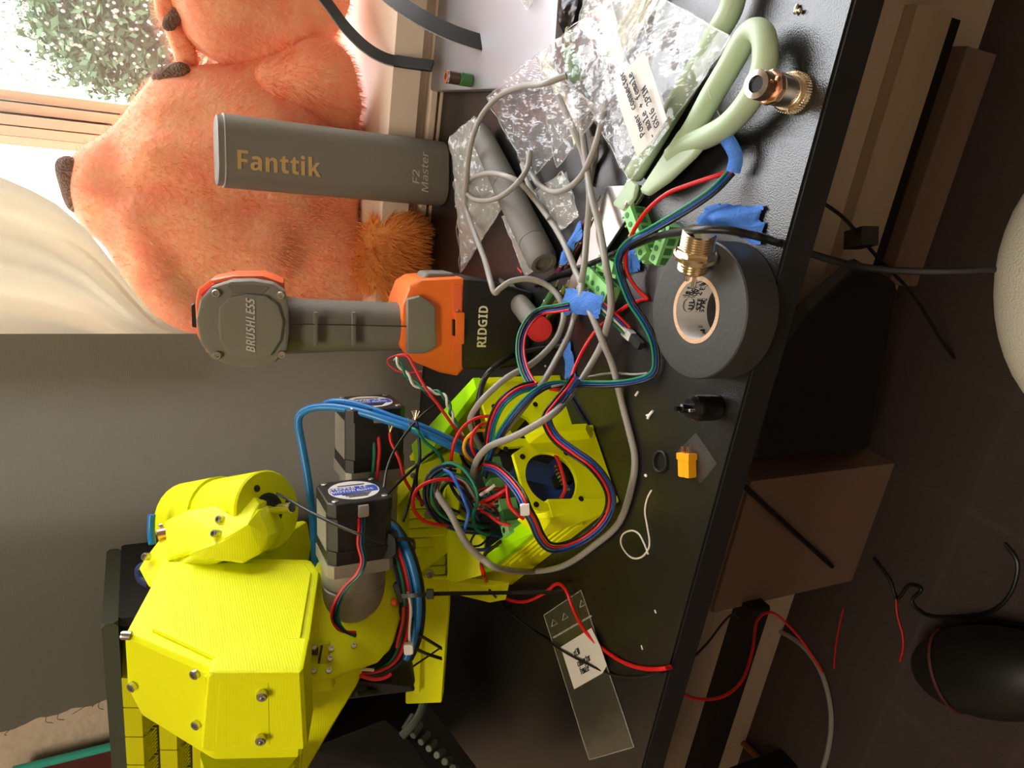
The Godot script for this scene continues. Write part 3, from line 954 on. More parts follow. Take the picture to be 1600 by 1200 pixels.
func drill() -> void:
	var base := lie(838, 500)
	base.y = DESK
	var z := base.z
	var t := thing("cordless_drill", "orange and dark grey cordless drill standing upright on its battery", "drill", base)
	var face := at(377, 503, 0.452)                # centre of the round motor cap
	var q := (eye - face)
	var n := Vector3(0.18, 0.16, 1).normalized()      # the cap looks at the viewer
	var r := Vector3.UP.cross(n).normalized()
	var up := n.cross(r)
	var P := func(px: float, py: float, deep := 0.0) -> Vector3: return on_plane(px, py, face, n) - n * deep
	# motor cap
	var out := []
	for p in [[312, 500], [318, 470], [334, 452], [362, 443], [395, 442], [425, 447], [441, 458], [446, 480], [447, 520], [444, 546], [428, 562], [395, 570], [360, 566], [335, 556], [319, 535]]: out.append(P.call(p[0], p[1], 0.0))
	var inner := []
	for p in [[346, 480], [360, 466], [385, 461], [415, 464], [432, 476], [440, 500], [436, 530], [422, 552], [390, 556], [362, 552], [347, 530], [344, 505]]: inner.append(P.call(p[0], p[1], -0.003))
	put("motor_cap", slab(out, -n * 0.018, 0.002), M.dark_grey, t)
	put("cap_badge", slab(inner, -n * 0.006, 0.0012), M.dark_grey, t)
	put("cap_rim", slab([P.call(356, 445), P.call(420, 448), P.call(410, 458), P.call(364, 456)].map(func(p): return p + n * 0.0016), -n * 0.004, 0.0008), M.rubber, t)
	letters("lettering", "BRUSHLESS", P.call(392, 507, -0.0046), r, up, 0.0054, M.print_grey, t, 0.25, true, false, 0.86)
	for p in [[338, 458], [438, 461], [340, 554], [440, 553]]: screw(P.call(p[0], p[1], -0.001), n, 0.0026, M.steel, t, 0.003)
	# orange housing behind the cap, then the dark gear case
	var hs := []
	for p in [[305, 480], [309, 458], [328, 444], [362, 437], [410, 437], [440, 448], [442, 530], [420, 560], [362, 566], [322, 555], [308, 530]]: hs.append(P.call(p[0], p[1], 0.02))
	put("housing", slab(hs, -n * 0.05, 0.002), M.orange_red, t)
	put("vent_rib", slab([P.call(312, 462, 0.012), P.call(330, 448, 0.012), P.call(334, 452, 0.012), P.call(318, 470, 0.012)], -n * 0.02, 0.001), M.red_soft, t)
	put("gear_case", lathe(P.call(375, 502, 0.07), -n, [Vector2(0.026, 0), Vector2(0.026, 0.03), Vector2(0.019, 0.045), Vector2(0.018, 0.075), Vector2(0.008, 0.085)], 24), M.black, t)
	put("selector", box(P.call(306, 500, 0.035), Vector3(0.016, 0.010, 0.02), Basis(r, up, n), 0.002), M.black, t)
	# handle: oval sections down the grip
	var secs := [[440, 466, 562, 0.010], [452, 470, 563, 0.008], [480, 474, 561, 0.006], [540, 476, 558, 0.006], [600, 478, 556, 0.004], [640, 478, 555, 0.003], [664, 474, 551, 0.002], [678, 477, 548, 0.002]]
	var s := Shape.new()
	var rings := []
	for e in secs:
		var m: Vector3 = (P.call(e[0], e[1], e[3]) + P.call(e[0], e[2], e[3])) / 2
		var half: float = (P.call(e[0], e[1], e[3]) as Vector3).distance_to(P.call(e[0], e[2], e[3])) / 2
		var ring := []
		for i in 24:
			var a := TAU * i / 24
			var cx := signf(cos(a)) * pow(absf(cos(a)), 0.75) * half
			var cz := signf(sin(a)) * pow(absf(sin(a)), 0.75) * 0.021
			ring.append(m + r * cx + n * (cz - 0.022))
		rings.append(ring)
	for i in rings.size() - 1:
		for k in 24: s.quad(rings[i][k], rings[i + 1][k], rings[i + 1][(k + 1) % 24], rings[i][(k + 1) % 24])
	put("handle", s, M.rubber, t, 50)
	put("seam", tube([P.call(455, 506, 0.0012), P.call(560, 508, 0.0006), P.call(676, 511, 0.0002)], 0.0004, 6), M.black, t)
	for x in [492, 552, 640]:
		put("grip_ridge", slab([P.call(x, 490, 0.0014), P.call(x + 3, 490, 0.0014), P.call(x + 3, 540, 0.0014), P.call(x, 540, 0.0014)], -n * 0.003, 0.0008), M.rubber, t)
	put("trigger", block([P.call(470, 500, 0.045), P.call(520, 500, 0.045), P.call(470, 530, 0.045), P.call(520, 530, 0.045), P.call(475, 515, 0.062), P.call(515, 515, 0.062)], 0.003), M.black, t)
	# orange foot and its grey collar
	var ft := []
	for p in [[636, 478], [646, 452], [660, 443], [700, 441], [722, 440], [729, 446], [731, 500], [727, 570], [716, 583], [690, 578], [652, 562], [632, 540]]: ft.append(P.call(p[0], p[1], 0.006))
	put("foot", slab(ft, -n * 0.06, 0.003), M.orange, t)
	put("collar", block([P.call(640, 470, 0.0), P.call(654, 466, 0.0), P.call(676, 480, 0.0), P.call(678, 540, 0.0), P.call(664, 548, 0.0), P.call(640, 548, 0.0), P.call(640, 470, 0.02), P.call(678, 480, 0.02), P.call(678, 540, 0.02), P.call(640, 548, 0.02)], 0.002), M.dark_grey, t)
	put("latch_channel", slab([P.call(711, 447, 0.0028), P.call(722, 447, 0.0028), P.call(722, 576, 0.0028), P.call(711, 576, 0.0028)], -n * 0.003, 0.0006), M.orange_red, t)
	put("latch", slab([P.call(713, 490, 0.0), P.call(724, 490, 0.0), P.call(723, 536, 0.0), P.call(713, 536, 0.0)], -n * 0.005, 0.001), M.orange, t)
	for x in [710, 726]: put("slot", slab([P.call(x - 1.4, 500, 0.0), P.call(x + 1.4, 500, 0.0), P.call(x + 1.4, 524, 0.0), P.call(x - 1.4, 524, 0.0)], -n * 0.004, 0.0004), M.black_gloss, t)
	screw(P.call(717, 486, 0.003), Vector3.UP, 0.0014, M.steel, t)
	put("side_pad", slab([P.call(668, 443, 0.014), P.call(676, 432, 0.014), P.call(712, 432, 0.014), P.call(720, 440, 0.014)], -n * 0.03, 0.002), M.dark_grey, t)
	# battery down to the desk
	var bt := []
	for p in [[730, 441], [760, 444], [800, 452], [846, 462]]: bt.append(P.call(p[0], p[1], 0.004))
	for p in [[846, 566], [800, 570], [760, 574], [727, 572]]: bt.append(P.call(p[0], p[1], 0.004))
	for i in bt.size(): if bt[i].y < DESK + 0.003: bt[i].y = DESK + 0.003
	var bat := put("battery", slab(bt, -n * 0.085, 0.0025), M.black, t)
	put("pad", slab([P.call(736, 444, 0.0034), P.call(770, 448, 0.0034), P.call(772, 464, 0.0034), P.call(742, 462, 0.0034)], -n * 0.004, 0.001), M.mint_box, bat)
	letters("lettering", "RIDGID", P.call(754.5, 511, 0.0008), r, up, 0.0066, M.cream, bat, 0.0, true, false, 0.95)
	put("underline", slab([P.call(763.5, 480, 0.001), P.call(764.6, 480, 0.001), P.call(763.6, 546, 0.001), P.call(762.5, 546, 0.001)], -n * 0.001, 0.0), M.orange_red, bat)

func motor(t: Node3D, c: Vector3, axis: Vector3, size: float, length: float, gear: float) -> void:
	# c: centre of the labelled end, axis points out of that end
	var e1 := (Vector3.DOWN - axis * Vector3.DOWN.dot(axis)).normalized()
	var e2 := axis.cross(e1).normalized()
	var b := Basis(e1, e2, axis)
	var oct := func(h: float, cut: float, d: float) -> Array:
		var out := []
		for s in [[1, 1], [-1, 1], [-1, -1], [1, -1]]:
			var x: float = s[0] * h
			var y: float = s[1] * h
			out.append(c + b * Vector3(x - s[0] * cut, y, d))
			out.append(c + b * Vector3(x, y - s[1] * cut, d))
		return out
	var h := size / 2
	var m := Node3D.new()
	m.name = "stepper_motor"
	m.position = c - place(t)
	t.add_child(m, true)
	put("end_cap", hull(oct.call(h - 0.0006, 0.004, 0.0) + oct.call(h, 0.004, -0.0006) + oct.call(h, 0.004, -0.008)), M.black, m)
	put("stack", hull(oct.call(h - 0.0003, 0.0045, -0.008) + oct.call(h - 0.0003, 0.0045, -length + 0.008)), M.black, m)
	put("front_cap", hull(oct.call(h, 0.004, -length + 0.008) + oct.call(h, 0.004, -length)), M.black, m)
	for s in [[1, 1], [-1, 1], [-1, -1], [1, -1]]:
		screw(c + b * Vector3(s[0] * h * 0.76, s[1] * h * 0.76, 0), axis, 0.0018, M.steel, m, 0.0008)
	var lb := put("label", lathe(c, axis, [Vector2(h * 0.78, 0), Vector2(h * 0.78, 0.0003)], 40), M.paper, m)
	# the blue band runs with the reading direction
	var right := e1
	var up := e2
	var band := []
	for i in 11:
		var a := -0.36 + 0.72 * i / 10.0
		band.append(c + (right * cos(a) + up * (sin(a))) * h * 0.74 + axis * 0.0004)
	for i in 11:
		var a := PI - 0.42 + 0.84 * i / 10.0
		band.append(c + (right * cos(a) + up * (sin(a))) * h * 0.74 + axis * 0.0004)
	put("band", slab(band, -axis * 0.0002, 0.0), M.label_blue, m)
	letters("print", "STEPPER", c + axis * 0.0006 - right * h * 0.36 + up * h * 0.13, right, up, h * 0.11, M.white, m)
	letters("print", "MOTOR", c + axis * 0.0006 - right * h * 0.36 - up * h * 0.10, right, up, h * 0.11, M.white, m)
	letters("print", "CE", c + axis * 0.0006 + right * h * 0.32 + up * h * 0.13, right, up, h * 0.14, M.white, m)
	letters("print", "RoHS", c + axis * 0.0006 + right * h * 0.32 - up * h * 0.11, right, up, h * 0.11, M.white, m)
	for k in 3:
		put("print", box(c + axis * 0.0005 - up * h * (0.36 + 0.11 * k), Vector3(h * (0.9 - 0.16 * k), h * 0.035, 0.0003), Basis(right, up, axis), 0.0), M.ink, m)
	put("print", box(c + axis * 0.0005 + up * h * 0.40, Vector3(h * 0.85, h * 0.04, 0.0003), Basis(right, up, axis), 0.0), M.ink, m)
	# gearbox: square flange, then a drum and a foot ring
	var g0 := -length
	put("flange", hull(oct.call(h * 1.02, 0.003, g0) + oct.call(h * 1.02, 0.003, g0 - 0.0075)), M.gear, m)
	put("gearbox", lathe(c, axis, [Vector2(h * 0.97, g0 - gear), Vector2(h * 0.99, g0 - gear * 0.98), Vector2(h * 0.99, g0 - gear * 0.42), Vector2(h * 0.96, g0 - gear * 0.41), Vector2(h * 0.96, g0 - gear * 0.39), Vector2(h * 1.0, g0 - gear * 0.37), Vector2(h * 1.0, g0 - 0.006)], 36), M.gear, m)
	put("side_sticker", box(c - e1 * h - axis * length * 0.5, Vector3(0.0005, h * 1.3, length * 0.62), b, 0.0001), M.gear, m)
	put("socket", box(c - e2 * (h + 0.0008) - axis * 0.005 + e1 * h * 0.02, Vector3(h * 0.30, 0.003, 0.0065), b), M.gear, m)

func robot() -> void:
	var p0 := lie(968, 783)
	var u := Vector3(-0.792, 0, -0.611)
	var v := Vector3(0.611, 0, -0.792)
	var e := func(a: float, b: float, y: float) -> Vector3: return p0 + u * a + v * b + Vector3(0, y, 0)
	var t := thing("robot_arm", "bright yellow printed robot arm with an open electronics base and black motors", "robot arm", e.call(0.1, 0.05, 0.0))
	# --- electronics base
	var bs := Node3D.new()
	bs.name = "electronics_base"
	bs.position = e.call(0.05, 0.05, 0.0) - place(t)
	t.add_child(bs, true)
	var th := 0.003
	var fan := func(U: float, v0: float, v1: float, hv: float, top: float, hole: float) -> void:
		var poly := [e.call(U, v0, 0.001), e.call(U, v1, 0.001), e.call(U, v1, 0.036), e.call(U, v1 - 0.012, top), e.call(U, v0 + 0.004, top), e.call(U, v0, top - 0.006)]
		put("fan_plate", holed(poly, e.call(U, hv, 0.0405), hole, u * th), M.yellow, bs)
		for k in [[-1, -1], [1, -1], [1, 1], [-1, 1]]:
			put("screw_hole", lathe(e.call(U - 0.0002, hv + k[0] * 0.0148, 0.0405 + k[1] * 0.0148), -u, [Vector2(0.0017, 0), Vector2(0.0017, 0.0004)], 14), M.black, bs)
	fan.call(0.0, 0.0, 0.0485, 0.019, 0.0605, 0.0165)
	put("side_ledge", block([e.call(0.0, 0.0485, 0.002), e.call(0.0, 0.0425, 0.006), e.call(0.0, 0.0485, 0.050), e.call(0.0, 0.0425, 0.048), e.call(-0.007, 0.0485, 0.010), e.call(-0.007, 0.0455, 0.012), e.call(-0.007, 0.0485, 0.040), e.call(-0.007, 0.0455, 0.040)], 0.0006), M.yellow, bs)
	fan.call(0.0175, 0.0485, 0.0975, 0.062, 0.062, 0.0085)
	put("return_wall", slab([e.call(0.0, 0.0485, 0.001), e.call(0.0175, 0.0485, 0.001), e.call(0.0175, 0.0485, 0.034), e.call(0.0, 0.0485, 0.034)], v * 0.002), M.yellow, bs)
	# near wall: thick ledge, slanted edge with its glow painted on, stepped face
	put("side_wall", slab([e.call(0.0, 0.0, 0.001), e.call(0.0, 0.0, 0.0465), e.call(0.027, -0.001, 0.0455), e.call(0.125, -0.001, 0.049), e.call(0.135, 0.0, 0.03), e.call(0.17, 0.0, 0.001)], v * 0.003, 0.0005), M.yellow, bs)
	put("wall_ledge", block([e.call(0.0, -0.004, 0.047), e.call(0.0, 0.006, 0.047), e.call(0.022, -0.008, 0.047), e.call(0.022, 0.004, 0.057), e.call(0.0, -0.004, 0.006), e.call(0.0, 0.002, 0.006), e.call(0.022, -0.004, 0.036)], 0.0006), M.yellow, bs)
	for k in 5:
		var y := 0.040 - k * 0.006
		put("step", slab([e.call(0.012 + k * 0.004, -0.0042 + k * 0.0004, y), e.call(0.012 + k * 0.004, -0.0030, y - 0.0042), e.call(0.10 - k * 0.004, -0.0018, y - 0.0042), e.call(0.10 - k * 0.004, -0.0032, y)], v * 0.003, 0.0004), M.yellow, bs)
	put("slant_edge", slab([e.call(0.024, -0.004, 0.048), e.call(0.024, 0.004, 0.050), e.call(0.100, 0.004, 0.060), e.call(0.100, -0.004, 0.050)], Vector3(0, -0.004, 0), 0.0006), M.edge_glow, bs)
	put("back_wall", slab([e.call(0.0175, 0.0975, 0.001), e.call(0.0175, 0.0975, 0.058), e.call(0.035, 0.0975, 0.066), e.call(0.13, 0.0975, 0.075), e.call(0.13, 0.0975, 0.001)], -v * 0.003), M.yellow, bs)
	put("back_corner", slab([e.call(0.0175, 0.0975, 0.064), e.call(0.0175, 0.09, 0.064), e.call(0.11, 0.078, 0.079), e.call(0.11, 0.0975, 0.079)], Vector3(0, -0.004, 0), 0.0006), M.edge_glow, bs)
	put("base_floor", slab([e.call(0.002, 0.002, 0.001), e.call(0.17, 0.002, 0.001), e.call(0.17, 0.096, 0.001), e.call(0.018, 0.096, 0.001), e.call(0.018, 0.048, 0.001), e.call(0.002, 0.047, 0.001)], Vector3(0, 0.002, 0), 0.0003), M.black, bs)
	# boards seen through the opening and the fan hole
	put("circuit_board", slab([e.call(0.012, 0.003, 0.012), e.call(0.012, 0.045, 0.012), e.call(0.10, 0.045, 0.012), e.call(0.10, 0.003, 0.012)], Vector3(0, 0.0016, 0), 0.0002), M.board, bs)
	put("driver_board", slab([e.call(0.006, 0.022, 0.018), e.call(0.006, 0.034, 0.052), e.call(0.028, 0.034, 0.052), e.call(0.028, 0.022, 0.018)], v * 0.0016, 0.0002), M.board, bs)
	put("driver_board", slab([e.call(0.010, 0.004, 0.014), e.call(0.010, 0.006, 0.040), e.call(0.034, 0.006, 0.040), e.call(0.034, 0.004, 0.014)], v * 0.0016, 0.0002), M.board, bs)
	for k in 8:
		put("header_pin", box(e.call(0.0045, 0.012 + k * 0.0022, 0.030 + k * 0.0004), Vector3(0.0035, 0.0012, 0.0026), Basis(u, v, Vector3.UP)), M.brass, bs)
	put("heat_sink", box(e.call(0.012, 0.024, 0.026), Vector3(0.012, 0.012, 0.008), Basis(u, v, Vector3.UP)), M.black, bs)
	for k in 7:
		var c: Vector3 = e.call(0.045 + 0.0015 * k, 0.006 + k * 0.0078, 0.050)
		put("terminal_block", box(c, Vector3(0.010, 0.0074, 0.012), Basis(u, v, Vector3.UP), 0.0005), M.terminal if k % 2 == 0 else M.terminal_dark, bs)
		put("terminal_screw", lathe(c + Vector3(0, 0.006, 0) + u * 0.001, Vector3.UP, [Vector2(0.0018, 0), Vector2(0.0018, 0.0004)], 12), M.steel, bs)
		put("terminal_slot", box(c + u * 0.0052, Vector3(0.0006, 0.004, 0.005), Basis(u, v, Vector3.UP), 0.0001), M.black, bs)
	# --- column and base plate behind the electronics
	var hp := func(a: Array, back: Vector3, r := 0.001) -> Shape:
		var pts := []
		for q in a: pts.append(at(q[0], q[1], q[2]))
		var all := pts.duplicate()
		for q in pts: all.append(q + back)
		return block(all, r)
	var away := fz * 0.03
	put("column", hp.call([[612, 752, 0.50], [640, 735, 0.51], [690, 712, 0.50], [722, 700, 0.49], [716, 790, 0.475], [704, 858, 0.47], [640, 905, 0.47], [618, 850, 0.485]], away), M.yellow, t)
	put("column_top", hp.call([[600, 765, 0.487], [622, 742, 0.500], [662, 742, 0.495], [632, 775, 0.480], [610, 800, 0.475]], away * 0.7), M.yellow, t)
	for k in 9:
		var y := 768 + k * 15
		put("layer_rib", hp.call([[640, y, 0.4735], [696, y - 3, 0.4735], [695, y + 8, 0.4715], [640, y + 11, 0.4715]], away * 0.2, 0.0005), M.yellow, t)
	put("rear_block", hp.call([[704, 800, 0.468], [735, 838, 0.462], [756, 845, 0.458], [748, 885, 0.456], [752, 897, 0.455], [712, 908, 0.458], [701, 905, 0.46], [700, 840, 0.466]], away, 0.0008), M.yellow, t)
	put("base_foot", slab([at(700, 908, 0.47), at(690, 922, 0.47), at(770, 915, 0.48), at(765, 940, 0.50), at(750, 935, 0.50)], Vector3(0, -0.012, 0)), M.yellow, t)
	put("base_plate", hp.call([[640, 902, 0.468], [700, 905, 0.466], [698, 960, 0.468], [688, 1095, 0.480], [636, 1097, 0.482], [637, 1020, 0.476]], fz * 0.014), M.yellow, t)
	put("plate_rib", hp.call([[652, 930, 0.464], [660, 930, 0.464], [654, 1080, 0.474], [646, 1080, 0.474]], fz * 0.01), M.yellow, t)
	screw(at(672, 897, 0.465), -fz, 0.0026, M.steel, t)
	screw(at(669, 803, 0.470), -fz, 0.0024, M.steel, t)
	screw(at(646, 742, 0.492), -fz, 0.0022, M.steel, t)
	# --- motors
	var ax := Vector3(0.985, 0.02, -0.17).normalized()
	motor(t, at(553, 766, 0.405), ax, 0.0365, 0.036, 0.050)
	motor(t, at(577, 628, 0.452), ax, 0.0375, 0.040, 0.050)
	# --- shoulder bracket under the first motor
	put("shoulder_top", hp.call([[489, 905, 0.418], [500, 882, 0.425], [612, 880, 0.430], [640, 905, 0.430], [612, 985, 0.412], [606, 1008, 0.404], [588, 1030, 0.398], [556, 1014, 0.396], [516, 1056, 0.386], [484, 1060, 0.384]], fz * 0.02, 0.002), M.yellow, t)
	put("shoulder_block", hp.call([[484, 1060, 0.384], [516, 1058, 0.386], [517, 1076, 0.384], [480, 1080, 0.381]], fz * 0.02), M.yellow, t)
	put("shoulder_side", hp.call([[470, 1070, 0.388], [515, 1058, 0.391], [557, 1014, 0.398], [566, 1030, 0.402], [550, 1070, 0.402], [470, 1205, 0.40], [400, 1205, 0.392]], fz * 0.022, 0.0025), M.yellow, t)
	put("shoulder_rim", hp.call([[612, 985, 0.413], [636, 930, 0.428], [642, 910, 0.431], [634, 960, 0.430], [606, 1015, 0.412], [590, 1030, 0.402]], fz * 0.02, 0.001), M.yellow, t)
	var sn := (eye - at(520, 1030, 0.39)).normalized().slerp(Vector3(1, 0.1, 0.1).normalized(), 0.45)
	put("sensor_window", hp.call([[498, 1006, 0.389], [513, 1006, 0.3905], [513, 1036, 0.388], [497, 1036, 0.3875]], fz * 0.003, 0.0003), M.yellow_pale, t)
	put("limit_switch", block([at(486, 1012, 0.3865), at(496, 1012, 0.3875), at(496, 1022, 0.387), at(486, 1022, 0.3865), at(486, 1012, 0.392), at(496, 1022, 0.392)], 0.0004), M.maroon, t)
	put("switch_lever", rod(at(503, 1008, 0.3855), at(498, 1037, 0.3845), 0.0006, 8), M.duct, t)
	for q in [[518, 1014, 0.3885], [516, 1029, 0.3875], [490, 1048, 0.3845], [514, 1048, 0.386], [553, 1009, 0.3955], [491, 1011, 0.386]]: screw(at(q[0], q[1], q[2]), sn, 0.0017, M.steel, t, 0.0014)
	# --- upper arm housing: a tilted square section that runs sideways
	var X := -0.26
	var prof := [[265, 872], [480, 876], [492, 892], [470, 1041], [335, 1041], [206, 984]].map(func(q): return on_x(q[0], q[1], X))
	var far := prof.map(func(q): return q + Vector3(-0.0545, 0, 0))
	var c0 := Vector3.ZERO
	for q in prof: c0 += q / 6.0
	far[5] = far[5].lerp(c0 + Vector3(-0.0545, 0, 0), 0.10)
	var mid5: Vector3 = prof[5] + Vector3(-0.036, 0, 0)
	put("arm_housing", block(prof.map(func(q): return q + Vector3(-0.003, 0, 0)) + far + [mid5], 0.003), M.yellow, t)
	var dn: Vector3 = (prof[3] - prof[4]).normalized()
	var fn := Vector3(0, 0.31, 0.95).normalized()
	var fo: Vector3 = prof[4] + fn * 0.0034
	var F := func(px: float, py: float, lift := 0.0) -> Vector3: return on_plane(px, py, fo + fn * lift, fn)
	put("front_box", slab([F.call(334, 1052), F.call(466, 1052), F.call(472, 1160), F.call(324, 1163)], -fn * 0.02, 0.003), M.yellow, t)
	put("cover_panel", slab([F.call(346, 1066, 0.002), F.call(418, 1066, 0.002), F.call(420, 1160, 0.002), F.call(340, 1162, 0.002)], -fn * 0.006, 0.0012), M.yellow, t)
	screw(F.call(410, 1085, 0.004), fn, 0.0026, M.steel, t, 0.0024)
	screw(F.call(408, 1154, 0.004), fn, 0.0026, M.steel, t, 0.0024)
	var n2 := Vector3(0, 0.71, 0.704).normalized()
	var G := func(px: float, py: float) -> Vector3: return on_plane(px, py, prof[4] + n2 * 0.0034, n2)
	for q in [[305, 1053], [307, 1132], [207, 1073]]: screw(G.call(q[0], q[1]), n2, 0.0024, M.steel, t, 0.0016)
	screw(on_plane(203, 993, prof[5] + n2 * 0.002, n2), Vector3(0, 0.9, -0.3).normalized(), 0.0022, M.steel, t, 0.004)
	put("housing_seam", tube([F.call(322, 1056, 0.0006), F.call(322, 1110, 0.0006), F.call(322, 1164, 0.0006)], 0.0006, 6), M.yellow, t)
	put("side_plate", slab([[268, 880], [474, 883], [484, 896], [462, 1028], [338, 1028], [240, 982]].map(func(q): return on_x(q[0], q[1], X + 0.0012)), Vector3(-0.003, 0, 0), 0.0008), M.yellow, t)
	put("elbow_drum", hull(range(20).map(func(i): return F.call(396, 1160, -0.028) + Vector3(0, 0, 0) + (dn * cos(TAU * i / 20.0) + fn * sin(TAU * i / 20.0)) * 0.0265) + range(20).map(func(i): return F.call(396, 1160, -0.028) + Vector3(-0.06, 0, 0) + (dn * cos(TAU * i / 20.0) + fn * sin(TAU * i / 20.0)) * 0.0265)), M.yellow, t)
	for i in 9:
		var a := -0.3 + i * 0.27
		var o: Vector3 = F.call(396, 1160, -0.028) + (dn * cos(a) + fn * sin(a)) * 0.0265
		put("drum_rib", rod(o + Vector3(-0.002, 0, 0), o + Vector3(-0.058, 0, 0), 0.0008, 8), M.yellow, t)
	# --- wrist behind the housing
	var w := Node3D.new()
	w.name = "wrist"
	w.position = at(340, 820, 0.44) - place(t)
	t.add_child(w, true)
	var ca := at(420, 797, 0.432)
	var cb := at(292, 812, 0.470)
	var ad := (ca - cb).normalized()
	var fb := frame(ad)
	var circ := func(o: Vector3, r: float) -> Array: return range(28).map(func(i): return o + fb * Vector3(cos(TAU * i / 28.0), sin(TAU * i / 28.0), 0) * r)
	put("wrist_drum", hull(circ.call(ca, 0.0235) + circ.call(ca - ad * 0.0012, 0.0245) + circ.call(ca - ad * 0.03, 0.024) + circ.call(cb, 0.0225) + circ.call(cb - ad * 0.016, 0.013) + circ.call(cb - ad * 0.019, 0.010)), M.yellow, w)
	put("drum_step", hull(circ.call(cb + ad * 0.002, 0.0245) + circ.call(cb + ad * 0.035, 0.0252)), M.yellow, w)
	put("bearing", lathe(ca, ad, [Vector2(0.0105, -0.001), Vector2(0.0105, 0.0006), Vector2(0.0085, 0.0008), Vector2(0.0085, 0.0002)], 28), M.duct, w)
	put("shaft", rod(ca, ca + ad * 0.020, 0.0032, 18), M.chrome, w)
	for q in [[-0.6, 0.65], [0.75, 0.45], [0.2, -0.85]]:
		screw(ca + fb * Vector3(q[0], q[1], 0) * 0.018, ad, 0.0021, M.duct, w, 0.0008)
	put("neck", hp.call([[372, 850, 0.44], [420, 842, 0.44], [452, 835, 0.455], [458, 870, 0.46], [452, 905, 0.46], [380, 900, 0.44]], fz * 0.03, 0.003), M.yellow, w)
	put("wrist_shell", hp.call([[262, 816, 0.418], [290, 802, 0.420], [310, 799, 0.421], [352, 838, 0.404], [346, 846, 0.402], [266, 872, 0.404]], fz * 0.03, 0.0014), M.yellow, w)
	put("wrist_shell", hp.call([[310, 799, 0.421], [346, 798, 0.420], [398, 781, 0.424], [403, 790, 0.420], [388, 820, 0.406], [352, 842, 0.402]], fz * 0.03, 0.0014), M.yellow, w)
	put("wrist_wedge", hp.call([[388, 820, 0.406], [404, 800, 0.416], [414, 820, 0.416], [418, 838, 0.410], [406, 862, 0.404], [350, 848, 0.401], [300, 866, 0.400], [380, 876, 0.400]], fz * 0.025, 0.0014), M.yellow, w)
	put("wrist_lower", hp.call([[222, 888, 0.412], [232, 872, 0.416], [252, 846, 0.424], [266, 866, 0.410], [346, 845, 0.402], [350, 872, 0.404], [236, 914, 0.402]], fz * 0.02, 0.0014), M.yellow, w)
	var kn := Vector3(-0.3, 0.9, 0.2).normalized()
	put("knob", rod(at(262, 832, 0.425), at(246, 836, 0.423), 0.0034, 18), M.copper, w)
	screw(at(253, 822, 0.428), kn, 0.002, M.steel, w)
	var wn := (-fz + fx * -0.5 + fy * -0.3).normalized()
	for q in [[348, 812, 0.4125], [341, 834, 0.4045]]: screw(at(q[0], q[1], q[2]), wn, 0.0023, M.steel, w, 0.004)
	screw(at(231, 870, 0.410), wn, 0.0023, M.steel, w, 0.003)
	put("air_tube", tube(smooth([at(237, 804, 0.43), at(236, 830, 0.43), at(238, 850, 0.428)], 5), 0.0022, 12), M.air_tube, w)
	put("air_tube", tube(smooth([at(228, 882, 0.416), at(218, 890, 0.416), at(221, 905, 0.414), at(234, 912, 0.412)], 5), 0.0026, 12), M.navy, w)
	# --- cable bundle down the shoulder, tied with straps
	var bun := func(off: float, d: float, list: Array) -> Array:
		return smooth(list.map(func(q): return at(q[0] + off, q[1], q[2] + d)), 6)
	var main := [[600, 812, 0.425], [616, 826, 0.418], [634, 856, 0.414], [647, 895, 0.412], [653, 930, 0.412], [653, 965, 0.412], [647, 1000, 0.414], [634, 1030, 0.414], [612, 1046, 0.412], [585, 1052, 0.408], [562, 1050, 0.404]]
	for q in [[0, 0.0, "air_tube", 0.0022], [-9, 0.003, "air_tube", 0.0022], [7, 0.004, "wire_black", 0.0018]]: put("bundle_tube", tube(bun.call(q[0], q[1], main.slice(0, 8)), q[3], 12), M[q[2]], t)
	for q in [[-17, 0.001, "red"], [-21, -0.001, "green"], [-25, 0.002, "wire_black"], [-13, -0.002, "red_soft"], [-28, 0.003, "navy"], [-23, 0.004, "wire_black"]]: put("bundle_wire", tube(bun.call(q[0], q[1], main.slice(1)), 0.0009, 7), M[q[2]], t)
	for q in [[-14, 0.004], [-5, -0.001], [-20, 0.005]]: put("bundle_wire", tube(bun.call(q[0], q[1] + 0.002, main.slice(5)), 0.0022, 9), M.wire_black, t)
	put("bundle_wire", tube(smooth([at(637, 925, 0.407), at(642, 950, 0.406), at(640, 985, 0.406), at(640, 1008, 0.406)], 5), 0.0008, 7), M.white_wire, t)
	put("bundle_wire", tube(smooth([at(631, 948, 0.409), at(629, 972, 0.408), at(622, 1000, 0.408), at(620, 1012, 0.408)], 5), 0.0009, 7), M.red, t)
	put("bundle_wire", tube(smooth([at(562, 1055, 0.398), at(582, 1061, 0.398), at(600, 1059, 0.400), at(611, 1053, 0.402)], 5), 0.0011, 7), M.red_soft, t)
	put("bundle_wire", tube(smooth([at(564, 1046, 0.397), at(575, 1046, 0.397), at(584, 1047, 0.398)], 4), 0.0009, 7), M.white_wire, t)
	put("connector", box(at(639, 1013, 0.403), Vector3(0.0056, 0.005, 0.005), frame(fz), 0.001), M.white, t)
	put("black_sleeve", hp.call([[546, 1086, 0.412], [640, 1074, 0.418], [636, 1046, 0.430], [560, 1064, 0.412]], fz * 0.01, 0.002), M.black, t)
	put("rod", rod(at(556, 1085, 0.404), at(646, 1075, 0.43), 0.0018, 10), M.duct, t)
	var tie := func(called: String, a: Array, r: float) -> void:
		put(called, sweep(smooth(a, 5), [Vector2(-r, -r * 0.4), Vector2(r, -r * 0.4), Vector2(r, r * 0.4), Vector2(-r, r * 0.4)]), M.wire_black, t)
	tie.call("zip_tie", [at(612, 846, 0.405), at(628, 842, 0.404), at(645, 845, 0.407), at(648, 858, 0.412)], 0.0011)
